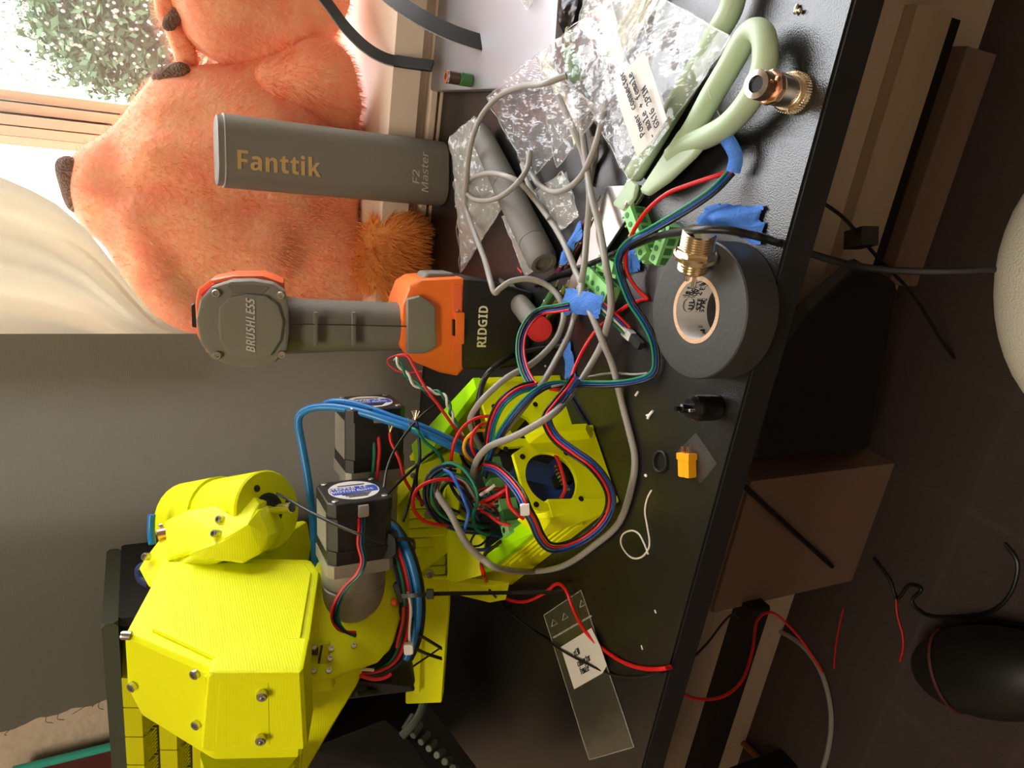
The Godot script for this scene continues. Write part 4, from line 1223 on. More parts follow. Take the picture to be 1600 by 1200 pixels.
	tie.call("zip_tie", [at(628, 931, 0.405), at(650, 930, 0.403), at(672, 928, 0.405), at(720, 927, 0.415), at(790, 926, 0.43), at(880, 925, 0.44)], 0.0011)
	tie.call("zip_tie", [at(655, 992, 0.41), at(672, 1002, 0.44), at(690, 1013, 0.46)], 0.001)
	tie.call("zip_tie", [at(650, 1014, 0.41), at(668, 1022, 0.44), at(690, 1029, 0.46)], 0.001)
	tie.call("zip_tie", [at(638, 1046, 0.44), at(662, 1030, 0.452), at(690, 1011, 0.462)], 0.0006)
	put("tie_head", box(at(672, 928, 0.404), Vector3(0.005, 0.004, 0.004), frame(fz), 0.0006), M.black, t)
	put("black_plug", hp.call([[615, 915, 0.415], [622, 912, 0.415], [632, 938, 0.413], [624, 941, 0.413]], fz * 0.006, 0.0006), M.black, t)
	put("red_button", ball(at(616, 941, 0.413), Vector3(0.0024, 0.0024, 0.0024)), M.orange, t, 80)
	put("cable_joint", box(at(604, 850, 0.408), Vector3(0.014, 0.012, 0.012), frame(fz), 0.003), M.black, t)
	# motor leads
	var ld := func(px: Array, m: String, r := 0.0009) -> void:
		put("motor_lead", tube(smooth(px.map(func(q): return at(q[0], q[1], q[2])), 6), r, 7), M[m], t)
	for q in [[-3, "red", 0.0], [-1, "wire_black", 0.001], [1, "navy", 0.0], [3, "green", 0.001]]:
		var o: float = q[0]
		ld.call([[564 + o * 1.2, 790, 0.396 + q[2]], [565 + o * 1.2, 820, 0.389 + q[2]], [563 + o * 1.2, 850, 0.387 + q[2]], [568 + o, 876, 0.386 + q[2]], [560 + o, 897, 0.386], [540 + o, 918, 0.388], [526 + o * 1.4, 945, 0.389 + q[2]], [524 + o * 1.6, 968, 0.390], [535 + o, 985, 0.392 + q[2]], [556, 991 + o, 0.396]], q[1])
	for q in [[0, "green"], [8, "red_soft"]]:
		ld.call([[582 + q[0], 655, 0.446], [582 + q[0], 672, 0.442], [585 + q[0], 700, 0.440], [584 + q[0] * 0.9, 725, 0.439], [581 + q[0], 750, 0.44]], q[1], 0.0012)

	# vented dark module on the desk behind the base plate
	var vm := thing("vented_module", "dark ribbed module lying on the desk below the arm", "module", lie(640, 1160))
	var va := at(690, 1205, 0.50)
	for k in 7:
		var sx := 640 + k * 10.5
		put("rib", rod(at(sx - 8 + k * 2, 1140 + k * 10, 0.50), at(sx + 6 + k * 1, 1112 + k * 14 + 6, 0.51), 0.0026, 10), M.mint_box, vm)
	put("grip_edge", tube(smooth([at(628, 1150, 0.498), at(645, 1132, 0.50), at(656, 1115, 0.505), at(662, 1096, 0.51)], 5), 0.003, 10), M.mint_box, vm)
	put("body", block([at(628, 1150, 0.505), at(690, 1225, 0.505), at(665, 1100, 0.52), at(740, 1200, 0.52), at(628, 1150, 0.53), at(690, 1225, 0.53), at(665, 1100, 0.545), at(740, 1200, 0.545)], 0.002), M.black, vm)
	put("panel_line", tube([at(580, 1200, 0.50), at(618, 1168, 0.505), at(636, 1205, 0.50)], 0.0012, 8), M.duct, vm)
	put("case", block([at(490, 1172, 0.47), at(545, 1166, 0.48), at(600, 1130, 0.50), at(640, 1160, 0.50), at(680, 1220, 0.50), at(480, 1220, 0.47), at(600, 1130, 0.56), at(680, 1220, 0.55), at(480, 1220, 0.52)], 0.002), M.black, vm)

func run(p: Array, r := 0.0) -> Array:          # [x, y, k]: k > 0 is the distance from the lens, k <= 0 the height above the desk
	return smooth(p.map(func(q): return at(q[0], q[1], q[2]) if q[2] > 0 else lie(q[0], q[1], r - q[2])), 6)
func cable(called: String, label: String, category: String, m: String, r: float, p: Array, group := "", sides := 9) -> MeshInstance3D:
	return solo(called, label, category, tube(run(p, r), r, sides), M[m], group, 60)
func bundle(called: String, label: String, p: Array, cols: Array, r: float, gap: float, twist := 0.0) -> Node3D:
	var path := run(p, r * 2)
	var t := thing(called, label, "wires", path[0])
	for k in cols.size():
		var out := []
		for i in path.size():
			var d: Vector3 = (path[mini(i + 1, path.size() - 1)] - path[maxi(i - 1, 0)]).normalized()
			var b := frame(d, fz)
			var o := (k - (cols.size() - 1) / 2.0) * gap
			var a := twist * i
			out.append(path[i] + b.x * o * cos(a) + b.y * (o * sin(a) + (0.0006 if k % 2 else -0.0004)))
		put("wire", tube(out, r, 7), M[cols[k]], t, 60)
	return t

func loose_wires() -> void:
	# grey cables
	cable("grey_cable", "grey cable arching from the blue tape over the desk and sweeping round the open base", "cable", "grey_cable", 0.0021, [[905, 448, -0.012], [926, 495, -0.012], [942, 534, -0.010], [958, 573, -0.004], [972, 630, 0.0], [985, 680, 0.0], [992, 715, 0.0], [988, 755, 0.0], [968, 815, 0.0], [930, 851, 0.0], [880, 884, 0.0], [830, 893, -0.006], [780, 888, 0.43], [752, 872, 0.425], [730, 850, 0.422], [717, 828, 0.42], [704, 803, 0.42], [684, 772, 0.425], [680, 752, 0.43], [693, 741, 0.435], [714, 750, 0.435], [738, 768, 0.44], [756, 792, 0.455]])
	cable("grey_cable", "grey cable from the clear bag over the far end of the blue tape square", "cable", "grey_cable", 0.0021, [[905, 170, -0.012], [916, 250, -0.010], [924, 305, -0.012], [936, 352, -0.012], [947, 414, -0.014], [952, 440, -0.012], [955, 479, -0.010], [949, 508, -0.010], [942, 534, -0.006], [922, 572, -0.010], [897, 610, -0.02], [868, 643, 0.40], [830, 668, 0.40], [798, 684, 0.405], [764, 698, 0.42], [745, 720, 0.43], [738, 745, 0.44]])
	cable("grey_cable", "grey cable looping beside the drill battery with a sharp kink at its corner", "cable", "grey_cable", 0.0020, [[885, 118, -0.022], [848, 131, -0.03], [815, 135, -0.026], [780, 150, -0.02], [752, 182, -0.022], [736, 225, -0.026], [730, 275, -0.022], [729, 325, 0.575], [742, 365, 0.545], [757, 405, 0.505], [766, 437, 0.475], [773, 457, 0.468], [782, 450, 0.468], [800, 439, 0.468], [828, 436, 0.468], [857, 447, 0.468], [875, 468, 0.462], [881, 493, 0.458], [872, 525, 0.452], [851, 551, 0.446], [828, 570, 0.44], [792, 590, 0.432], [760, 618, 0.43], [744, 637, 0.435], [735, 655, 0.44], [739, 673, 0.445], [753, 702, 0.45]])
	cable("grey_cable", "grey cable passing under the blue tape square and down over the far yellow plate", "cable", "grey_cable", 0.0020, [[816, 256, -0.006], [831, 300, -0.006], [852, 333, -0.005], [870, 360, -0.006], [886, 390, -0.008], [900, 425, -0.008], [909, 449, -0.012], [905, 470, -0.012], [898, 493, 0.455], [890, 521, 0.45], [874, 553, 0.442], [852, 592, 0.43], [833, 617, 0.42], [809, 648, 0.415], [782, 682, 0.42], [770, 700, 0.43]])
	cable("grey_cable", "straight grey cable leaving the clear bag and dipping under the blue tape", "cable", "grey_cable", 0.0020, [[872, 150, -0.018], [897, 205, -0.014], [912, 245, -0.010], [921, 300, -0.010], [917, 365, -0.008], [912, 420, -0.012], [906, 452, -0.010]])
	cable("grey_cable", "loose grey cable loop lying over the black pen and the clear bags", "cable", "grey_cable", 0.0019, [[948, 150, -0.006], [934, 215, -0.012], [914, 266, -0.012], [893, 290, -0.012], [869, 300, -0.010], [846, 292, -0.010], [831, 272, -0.010], [826, 250, -0.012], [828, 238, -0.014], [824, 262, -0.016], [810, 284, -0.024], [787, 304, -0.026], [765, 313, -0.022], [742, 312, -0.018], [731, 303, -0.016], [727, 296, -0.016], [735, 280, -0.018], [761, 271, -0.026], [787, 274, -0.028], [813, 286, -0.022], [836, 312, -0.010], [858, 342, -0.007]])
	cable("black_cable", "long black cable crossing the tape roll and running out over the desk edge", "cable", "wire_black", 0.0018, [[838, 446, 0.0], [868, 431, 0.0], [900, 420, -0.006], [930, 409, -0.006], [975, 390, -0.008], [1025, 370, -0.014], [1080, 360, -0.034], [1130, 359, -0.030], [1170, 366, -0.020], [1200, 374, -0.010], [1250, 391, 0.335], [1310, 409, 0.34], [1360, 419, 0.35], [1430, 424, 0.37], [1500, 424, 0.40], [1575, 420, 0.43]])
	cable("black_cable", "thin black cable curling on the desk between the red cap and the drill", "cable", "wire_black", 0.0013, [[800, 440, 0.0], [790, 480, 0.0], [800, 530, 0.0], [815, 585, 0.0]])
	cable("black_cable", "black cable bending from behind the drill battery over the tip of the yellow base", "cable", "wire_black", 0.0019, [[880, 540, 0.0], [855, 542, -0.004], [830, 547, -0.008], [800, 556, -0.016], [775, 572, 0.44], [757, 592, 0.435], [748, 625, 0.435], [746, 655, 0.44], [752, 690, 0.45]])
	cable("black_cable", "thin black lead from the wrist shaft hanging across the first motor", "cable", "wire_black", 0.0009, [[432, 771, 0.405], [455, 783, 0.402], [485, 800, 0.392], [530, 822, 0.380], [570, 838, 0.376], [600, 848, 0.385]])
	# four-core flat bundles
	bundle("wire_bundle", "green, blue and black wires curving from the blue taped ends past the tape roll", [[1143, 268, -0.004], [1112, 300, -0.010], [1060, 335, -0.018], [1015, 361, -0.020], [982, 380, -0.016], [967, 402, -0.012], [968, 425, -0.010], [985, 470, -0.008], [1006, 502, -0.005], [1020, 530, -0.003], [1025, 560, -0.002], [1021, 582, -0.002], [1000, 594, -0.004], [960, 600, -0.006], [905, 600, -0.02], [862, 601, 0.415], [838, 612, 0.405], [815, 632, 0.405], [793, 660, 0.41], [776, 688, 0.42], [764, 715, 0.43], [756, 745, 0.445]], ["wire_black", "blue", "green"], 0.00078, 0.0015)
	cable("red_wire", "red wire bending from the blue taped ends over the long green terminal", "wire", "red", 0.0011, [[1143, 268, -0.004], [1112, 277, -0.010], [1070, 291, -0.016], [1040, 304, -0.020], [1010, 330, -0.022], [988, 365, -0.018], [978, 400, -0.010], [980, 425, -0.006], [993, 448, -0.003], [1013, 468, 0.0]])
	cable("red_wire", "red wire from under the tape roll rising over the far yellow plate", "wire", "red", 0.0011, [[1012, 466, 0.0], [985, 475, 0.0], [960, 492, -0.002], [935, 512, -0.006], [915, 540, -0.010], [900, 570, -0.016], [892, 592, -0.022], [884, 606, 0.42], [872, 609, 0.415], [858, 607, 0.415]])
	bundle("wire_bundle", "green, black, blue and red wires arching from the blue tape square to the yellow plate", [[890, 478, -0.016], [868, 482, -0.020], [846, 486, 0.455], [828, 500, 0.448], [816, 522, 0.442], [813, 548, 0.436], [818, 575, 0.428], [828, 596, 0.42], [836, 604, 0.415]], ["red", "blue", "wire_black", "green"], 0.00078, 0.0015)
	bundle("wire_bundle", "red, blue and green wires from the blue tape square into the small grey plug", [[938, 478, -0.010], [952, 490, -0.008], [968, 505, -0.005], [980, 517, -0.003]], ["red", "blue", "white_wire", "green"], 0.00075, 0.0016)
	bundle("wire_bundle", "green, blue, red and black wires bending over the far yellow plate into the base", [[836, 602, 0.414], [815, 607, 0.41], [796, 618, 0.408], [780, 635, 0.412], [769, 660, 0.418], [764, 685, 0.425], [762, 705, 0.432], [757, 725, 0.44], [745, 740, 0.45]], ["green", "blue", "red", "wire_black"], 0.00078, 0.0015)
	bundle("wire_bundle", "blue, red and black wires looping round the fan plate down to the desk and back", [[900, 590, -0.03], [886, 610, 0.41], [868, 632, 0.403], [855, 650, 0.40], [858, 668, 0.398], [872, 688, 0.394], [900, 709, 0.388], [924, 726, 0.386], [944, 750, 0.388], [954, 775, 0.392], [951, 800, 0.396], [935, 824, 0.40], [910, 843, 0.405], [880, 855, 0.405], [858, 854, 0.40], [844, 838, 0.392], [834, 815, 0.387], [824, 797, 0.386], [818, 782, 0.388], [808, 765, 0.395], [793, 747, 0.405], [775, 732, 0.418], [757, 727, 0.43]], ["navy", "blue", "red", "wire_black"], 0.00078, 0.0015)
	solo("cable_clip", "small white clip around the wire bundle at the corner of the fan plate", "clip", box(at(820, 796, 0.3845), Vector3(0.0058, 0.005, 0.005), frame(fz), 0.001), M.white)
	# twisted leads over the drill side
	var tw := bundle("twisted_leads", "green and white twisted leads hanging from the drill side towards the base", [[618, 560, 0.44], [630, 578, 0.44], [648, 600, 0.44], [672, 610, 0.44], [692, 617, 0.44], [702, 635, 0.442], [708, 655, 0.446], [722, 682, 0.45]], ["white_wire", "green"], 0.0009, 0.0020, 0.75)
	cable("red_wire", "red wire running beside the green and white twisted leads", "wire", "red_soft", 0.0010, [[620, 556, 0.436], [636, 556, 0.436], [648, 575, 0.436], [665, 606, 0.436], [690, 640, 0.44], [708, 665, 0.446], [726, 690, 0.45]])
	cable("red_wire", "thin red loop behind the drill foot by the twisted leads", "wire", "red", 0.0005, [[622, 554, 0.45], [606, 562, 0.45], [612, 574, 0.45], [632, 583, 0.45], [660, 580, 0.452]])
	cable("black_wire", "thin black wire crossing behind the red wire near the second motor", "wire", "wire_black", 0.0005, [[632, 590, 0.445], [655, 606, 0.445], [676, 624, 0.445], [688, 632, 0.445]])
	# stripped ends between motor and base
	for q in [["red_wire", "red wire with a bare frayed end standing between the second motor and the base", "red", [[609, 676, 0.43], [611, 690, 0.43], [617, 703, 0.43], [625, 722, 0.43], [631, 745, 0.43], [640, 762, 0.43], [652, 776, 0.432], [662, 788, 0.435]]], ["blue_wire", "blue wire with a bare frayed end beside the blue tubes", "navy", [[649, 656, 0.428], [652, 664, 0.428], [655, 690, 0.43], [656, 715, 0.432], [651, 740, 0.435], [652, 765, 0.44], [660, 790, 0.445]]], ["green_wire", "dark green wire hooked over the blue tubes", "green", [[642, 668, 0.428], [652, 674, 0.424], [664, 690, 0.428], [680, 703, 0.432], [692, 720, 0.438], [694, 735, 0.442]]]]:
		var w := thing(q[0], q[1], "wire", at(q[3][0][0], q[3][0][1], q[3][0][2]))
		put("insulation", tube(run(q[3]), 0.0010, 8), M[q[2]], w, 60)
		var fr := Shape.new()
		var a := at(q[3][0][0], q[3][0][1], q[3][0][2])
		for i in 7:
			var d := (fy * -1.0 + fx * rng.randf_range(-0.5, 0.6) + fz * rng.randf_range(-0.3, 0.3)).normalized() * 0.006
			fr.add(tube([a, a + d * 0.5, a + d], 0.00028, 5))
		stuff(put("bare_strand", fr, M.brass, w))
	cable("black_wire", "thin dark wire leaning from the first motor over the blue tubes", "wire", "wire_black", 0.0008, [[600, 762, 0.40], [604, 735, 0.41], [614, 708, 0.42], [632, 680, 0.425], [658, 650, 0.43], [684, 630, 0.44]])
	cable("black_wire", "thin black wire running from the motor corner to the base edge", "wire", "wire_black", 0.0009, [[604, 774, 0.40], [625, 752, 0.42], [645, 733, 0.43], [668, 712, 0.44], [690, 700, 0.45]])
	cable("black_wire", "thin black wire hanging down the yellow column", "wire", "wire_black", 0.0009, [[650, 740, 0.43], [645, 765, 0.43], [638, 790, 0.43], [630, 815, 0.425]])
	# blue air tubes
	cable("air_tube", "bright blue air tube bowing far out over the first motor", "tube", "air_tube", 0.0024, [[494, 905, 0.44], [492, 860, 0.445], [488, 800, 0.45], [480, 740, 0.45], [471, 690, 0.448], [466, 660, 0.445], [472, 645, 0.443], [490, 637, 0.44], [520, 636, 0.437], [560, 643, 0.433], [600, 655, 0.43], [650, 672, 0.43], [700, 694, 0.437], [745, 716, 0.455]], "", 14)
	cable("air_tube", "shorter bright blue air tube lying just above the bowed one", "tube", "air_tube", 0.0024, [[508, 632, 0.445], [520, 628, 0.443], [545, 630, 0.44], [580, 640, 0.437], [620, 655, 0.434], [660, 668, 0.434], [705, 688, 0.44], [748, 708, 0.458]], "", 14)
	# knot of wires at the mouth of the base
	var knot := [
		["red wire ring standing out to the left of the wire knot", "red", 0.0011, [[745, 764, 0.44], [728, 757, 0.432], [702, 749, 0.425], [676, 751, 0.42], [654, 762, 0.418], [645, 780, 0.418], [649, 800, 0.42], [665, 815, 0.424], [688, 820, 0.43], [712, 821, 0.44]]],
		["dark green wire arch on top of the wire knot", "green", 0.0011, [[670, 775, 0.44], [672, 752, 0.435], [682, 734, 0.43], [700, 723, 0.428], [720, 730, 0.426], [736, 748, 0.424], [745, 768, 0.424], [745, 788, 0.426], [739, 806, 0.43], [744, 826, 0.435], [760, 835, 0.44], [782, 830, 0.45], [800, 828, 0.455]]],
		["blue wire sweeping through the front of the wire knot", "blue", 0.0011, [[676, 744, 0.432], [690, 734, 0.428], [704, 740, 0.424], [714, 756, 0.42], [726, 782, 0.418], [732, 802, 0.42], [726, 826, 0.422], [722, 842, 0.424], [732, 856, 0.428], [752, 859, 0.435], [775, 853, 0.445], [790, 845, 0.455]]],
		["black wire ring round the left of the wire knot", "wire_black", 0.0012, [[722, 760, 0.44], [700, 743, 0.436], [680, 742, 0.432], [668, 758, 0.43], [668, 782, 0.43], [680, 803, 0.432], [702, 818, 0.44], [730, 826, 0.45], [765, 830, 0.455]]],
		["dark green wire ring inside the wire knot", "green", 0.0011, [[735, 762, 0.446], [715, 750, 0.442], [697, 756, 0.438], [688, 775, 0.437], [692, 795, 0.44], [705, 812, 0.446]]],
		["amber wire hook at the top of the wire knot", "amber", 0.0011, [[760, 672, 0.44], [742, 674, 0.436], [728, 687, 0.434], [725, 703, 0.434], [733, 716, 0.438], [748, 724, 0.445]]],
		["red wire hook beside the amber one", "red", 0.0011, [[760, 660, 0.44], [748, 666, 0.434], [738, 680, 0.432], [737, 698, 0.433], [745, 716, 0.44]]],
		["red wire bow reaching far left above the knot", "red", 0.0010, [[764, 650, 0.432], [745, 653, 0.43], [727, 664, 0.428], [712, 685, 0.428], [706, 710, 0.432], [704, 740, 0.44]]],
		["black wire hook under the amber one", "wire_black", 0.0011, [[742, 680, 0.45], [726, 690, 0.448], [720, 708, 0.447], [728, 725, 0.45], [738, 732, 0.452]]],
		["grey-green wire loop low in the wire knot", "navy", 0.0011, [[728, 792, 0.442], [712, 772, 0.44], [704, 756, 0.442], [714, 760, 0.438], [728, 775, 0.436], [742, 800, 0.44], [750, 815, 0.448]]],
		["red wire from the terminal strip curving over the slanted edge", "red", 0.0012, [[792, 748, 0.42], [793, 770, 0.414], [797, 790, 0.410], [808, 803, 0.408], [818, 810, 0.41]]],
		["red wire slanting across the terminal strip", "red", 0.0011, [[800, 759, 0.425], [782, 770, 0.425], [764, 780, 0.43], [750, 785, 0.44]]],
		["red wire low across the terminal strip", "red_soft", 0.0011, [[797, 821, 0.43], [780, 816, 0.432], [765, 805, 0.438], [752, 798, 0.445]]],
		["short pale wire stub sticking out of the terminal strip", "white_wire", 0.0011, [[773, 758, 0.43], [762, 766, 0.43], [751, 773, 0.435]]],
		["thin black wire loop hanging below the wire knot", "wire_black", 0.0007, [[742, 834, 0.435], [736, 845, 0.432], [738, 853, 0.432], [750, 852, 0.434], [760, 844, 0.437], [768, 838, 0.445]]],
		["brown wire curving into the base behind the slanted edge", "maroon", 0.0011, [[785, 844, 0.445], [770, 856, 0.436], [758, 866, 0.43], [752, 880, 0.428], [756, 900, 0.432]]],
		["red wire dipping behind the fan plate rim", "red", 0.0011, [[866, 708, 0.425], [874, 724, 0.421], [880, 745, 0.417], [883, 765, 0.413], [876, 779, 0.412]]]]
	for k in knot: cable("knot_wire", k[0], "wire", k[1], k[2], k[3], "", 7)
	bundle("wire_bundle", "black and dark green wires coiled along the left side of the wire knot", [[712, 738, 0.43], [690, 737, 0.427], [675, 750, 0.425], [671, 775, 0.425], [680, 798, 0.428], [700, 815, 0.433], [728, 824, 0.44], [762, 826, 0.452]], ["wire_black", "green", "wire_black", "navy"], 0.0009, 0.0022)
	bundle("wire_bundle", "grey and black wires coiled inside the top of the wire knot", [[742, 778, 0.436], [728, 755, 0.43], [708, 745, 0.427], [690, 752, 0.427], [684, 772, 0.43], [695, 795, 0.436], [715, 805, 0.442]], ["wire_black", "grey_cable", "green"], 0.0009, 0.0022)
	rng.seed = 90
	var cols := ["red", "wire_black", "green", "wire_black", "red_soft", "navy", "grey_cable", "wire_black", "red", "green"]
	var names := ["red", "black", "green", "black", "red", "blue", "grey", "black", "red", "green"]
	for i in 16:
		var a := Vector2(rng.randf_range(735, 762), rng.randf_range(755, 825))
		var p := []
		for k in 4:
			var q := a.lerp(Vector2(797, 755 + i * 5.2), k / 3.0) + Vector2(rng.randf_range(-8, 8), rng.randf_range(-9, 9)) * (1.0 if k < 3 else 0.2)
			p.append([q.x, q.y, 0.452 - 0.012 * sin(k * 1.0) + k * 0.001])
		cable("knot_wire", "short %s wire curled into the green terminal strip of the open base" % names[i % 10], "wire", cols[i % 10], 0.0009, p, "%s wires curled into the terminal strip" % names[i % 10], 7)
	# leads that leave the base to the front
	cable("red_wire", "red wire winding from the base over the labelled bag and off the desk edge", "wire", "red", 0.0012, [[752, 880, 0.43], [757, 900, 0.44], [768, 922, -0.004], [790, 936, 0.0], [820, 940, 0.0], [850, 927, 0.0], [870, 912, -0.006], [884, 922, -0.006], [895, 950, -0.004], [912, 983, -0.003], [940, 1012, 0.0], [975, 1035, 0.0], [1010, 1045, 0.0], [1045, 1043, -0.002], [1068, 1030, 0.455], [1081, 1010, 0.47], [1080, 997, 0.48], [1068, 993, 0.50]])
	cable("red_wire", "red wire sagging below the desk edge in front of the wall", "wire", "red", 0.0013, [[1046, 1060, 0.52], [1062, 1080, 0.54], [1090, 1092, 0.56], [1130, 1088, 0.58], [1160, 1062, 0.60], [1176, 1015, 0.62], [1183, 970, 0.64], [1205, 957, 0.66], [1230, 975, 0.70], [1258, 1008, 0.74], [1285, 1050, 0.78]])
	cable("black_wire", "thin black wire running under the red one over the bag and off the desk", "wire", "wire_black", 0.0008, [[765, 922, 0.44], [785, 945, -0.004], [802, 962, 0.0], [835, 987, 0.0], [880, 1017, -0.003], [920, 1038, -0.003], [960, 1055, 0.0], [1000, 1057, 0.0], [1040, 1048, -0.002], [1075, 1033, 0.45], [1105, 1005, 0.47], [1128, 975, 0.49], [1144, 960, 0.50], [1154, 966, 0.51]])
	cable("grey_wire", "thin grey wire crossing the desk behind the blue and green wires", "wire", "grey_cable", 0.0007, [[862, 604, 0.412], [880, 600, -0.03], [915, 590, -0.008], [955, 583, -0.002], [990, 585, 0.0], [1012, 583, 0.0]])

func patch(q: Array, nu: int, nv: int, amp: float, freq: float, seed: float, puff := 0.0, rag := 0.0) -> Callable:      # crumpled sheet between four corners [x, y, height]
	var c := q.map(func(k): return lie(k[0], k[1], k[2]))
	return func(u: float, v: float) -> Vector3:
		var p: Vector3 = (c[0] as Vector3).lerp(c[1], u).lerp((c[3] as Vector3).lerp(c[2], u), v)
		var n := noise.get_noise_3d(p.x * freq, p.z * freq, seed * 31.0)
		var n2 := noise.get_noise_3d(p.x * freq * 3.1, p.z * freq * 3.1, seed * 77.0)
		var rim := minf(1.0, 6.0 * minf(minf(u, 1 - u), minf(v, 1 - v)))
		p.y += absf(n) * amp * 2.0 + n2 * amp * 0.5 + puff * sin(PI * u) * sin(PI * v)
		p.x += rag * noise.get_noise_2d(u * 330.0 + seed * 50.0, v * 330.0) * (1.0 - rim)
		p.z += rag * noise.get_noise_2d(u * 330.0, v * 330.0 - seed * 50.0) * (1.0 - rim)
		p.y = maxf(p.y, DESK + 0.0003)
		return p
func bag(called: String, label: String, q: Array, amp: float, puff: float, m: String, seed: float, n := 44) -> Node3D:
	var o := thing(called, label, "bag", lie(q[0][0], q[0][1]))
	put("front_film", sheet(n, n, patch(q, n, n, amp * 1.15, 3200.0, seed, puff)), M[m], o, 25)
	put("back_film", sheet(n / 2, n / 2, patch(q.map(func(k): return [k[0], k[1], maxf(k[2] - 0.003, 0.0006)]), n, n, amp * 0.4, 1500.0, seed + 5.0)), M[m], o, 25)
	var edge := []
	var f := patch(q, n, n, amp, 2600.0, seed, puff)
	for e in [[0, 0], [1, 0], [1, 1], [0, 1]]:
		var e2: Array = {[0, 0]: [1, 0], [1, 0]: [1, 1], [1, 1]: [0, 1], [0, 1]: [0, 0]}[e]
		for i in 12: edge.append((f as Callable).call(lerpf(e[0], e2[0], i / 12.0), lerpf(e[1], e2[1], i / 12.0)))
	edge.append(edge[0])
	put("seam", tube(edge, 0.00035, 5), M.bag_soft, o)
	return o
func tape_piece(label: String, q: Array, amp: float, seed: float, puff := 0.004) -> void:
	solo("blue_tape", label, "tape", sheet(26, 20, patch(q, 26, 20, amp, 2200.0, seed, puff, 0.003), 0.0003), M.tape_blue, "", 40)

func desk_things() -> void:
	scissors_and_bags()
	connectors()
	small_bits()

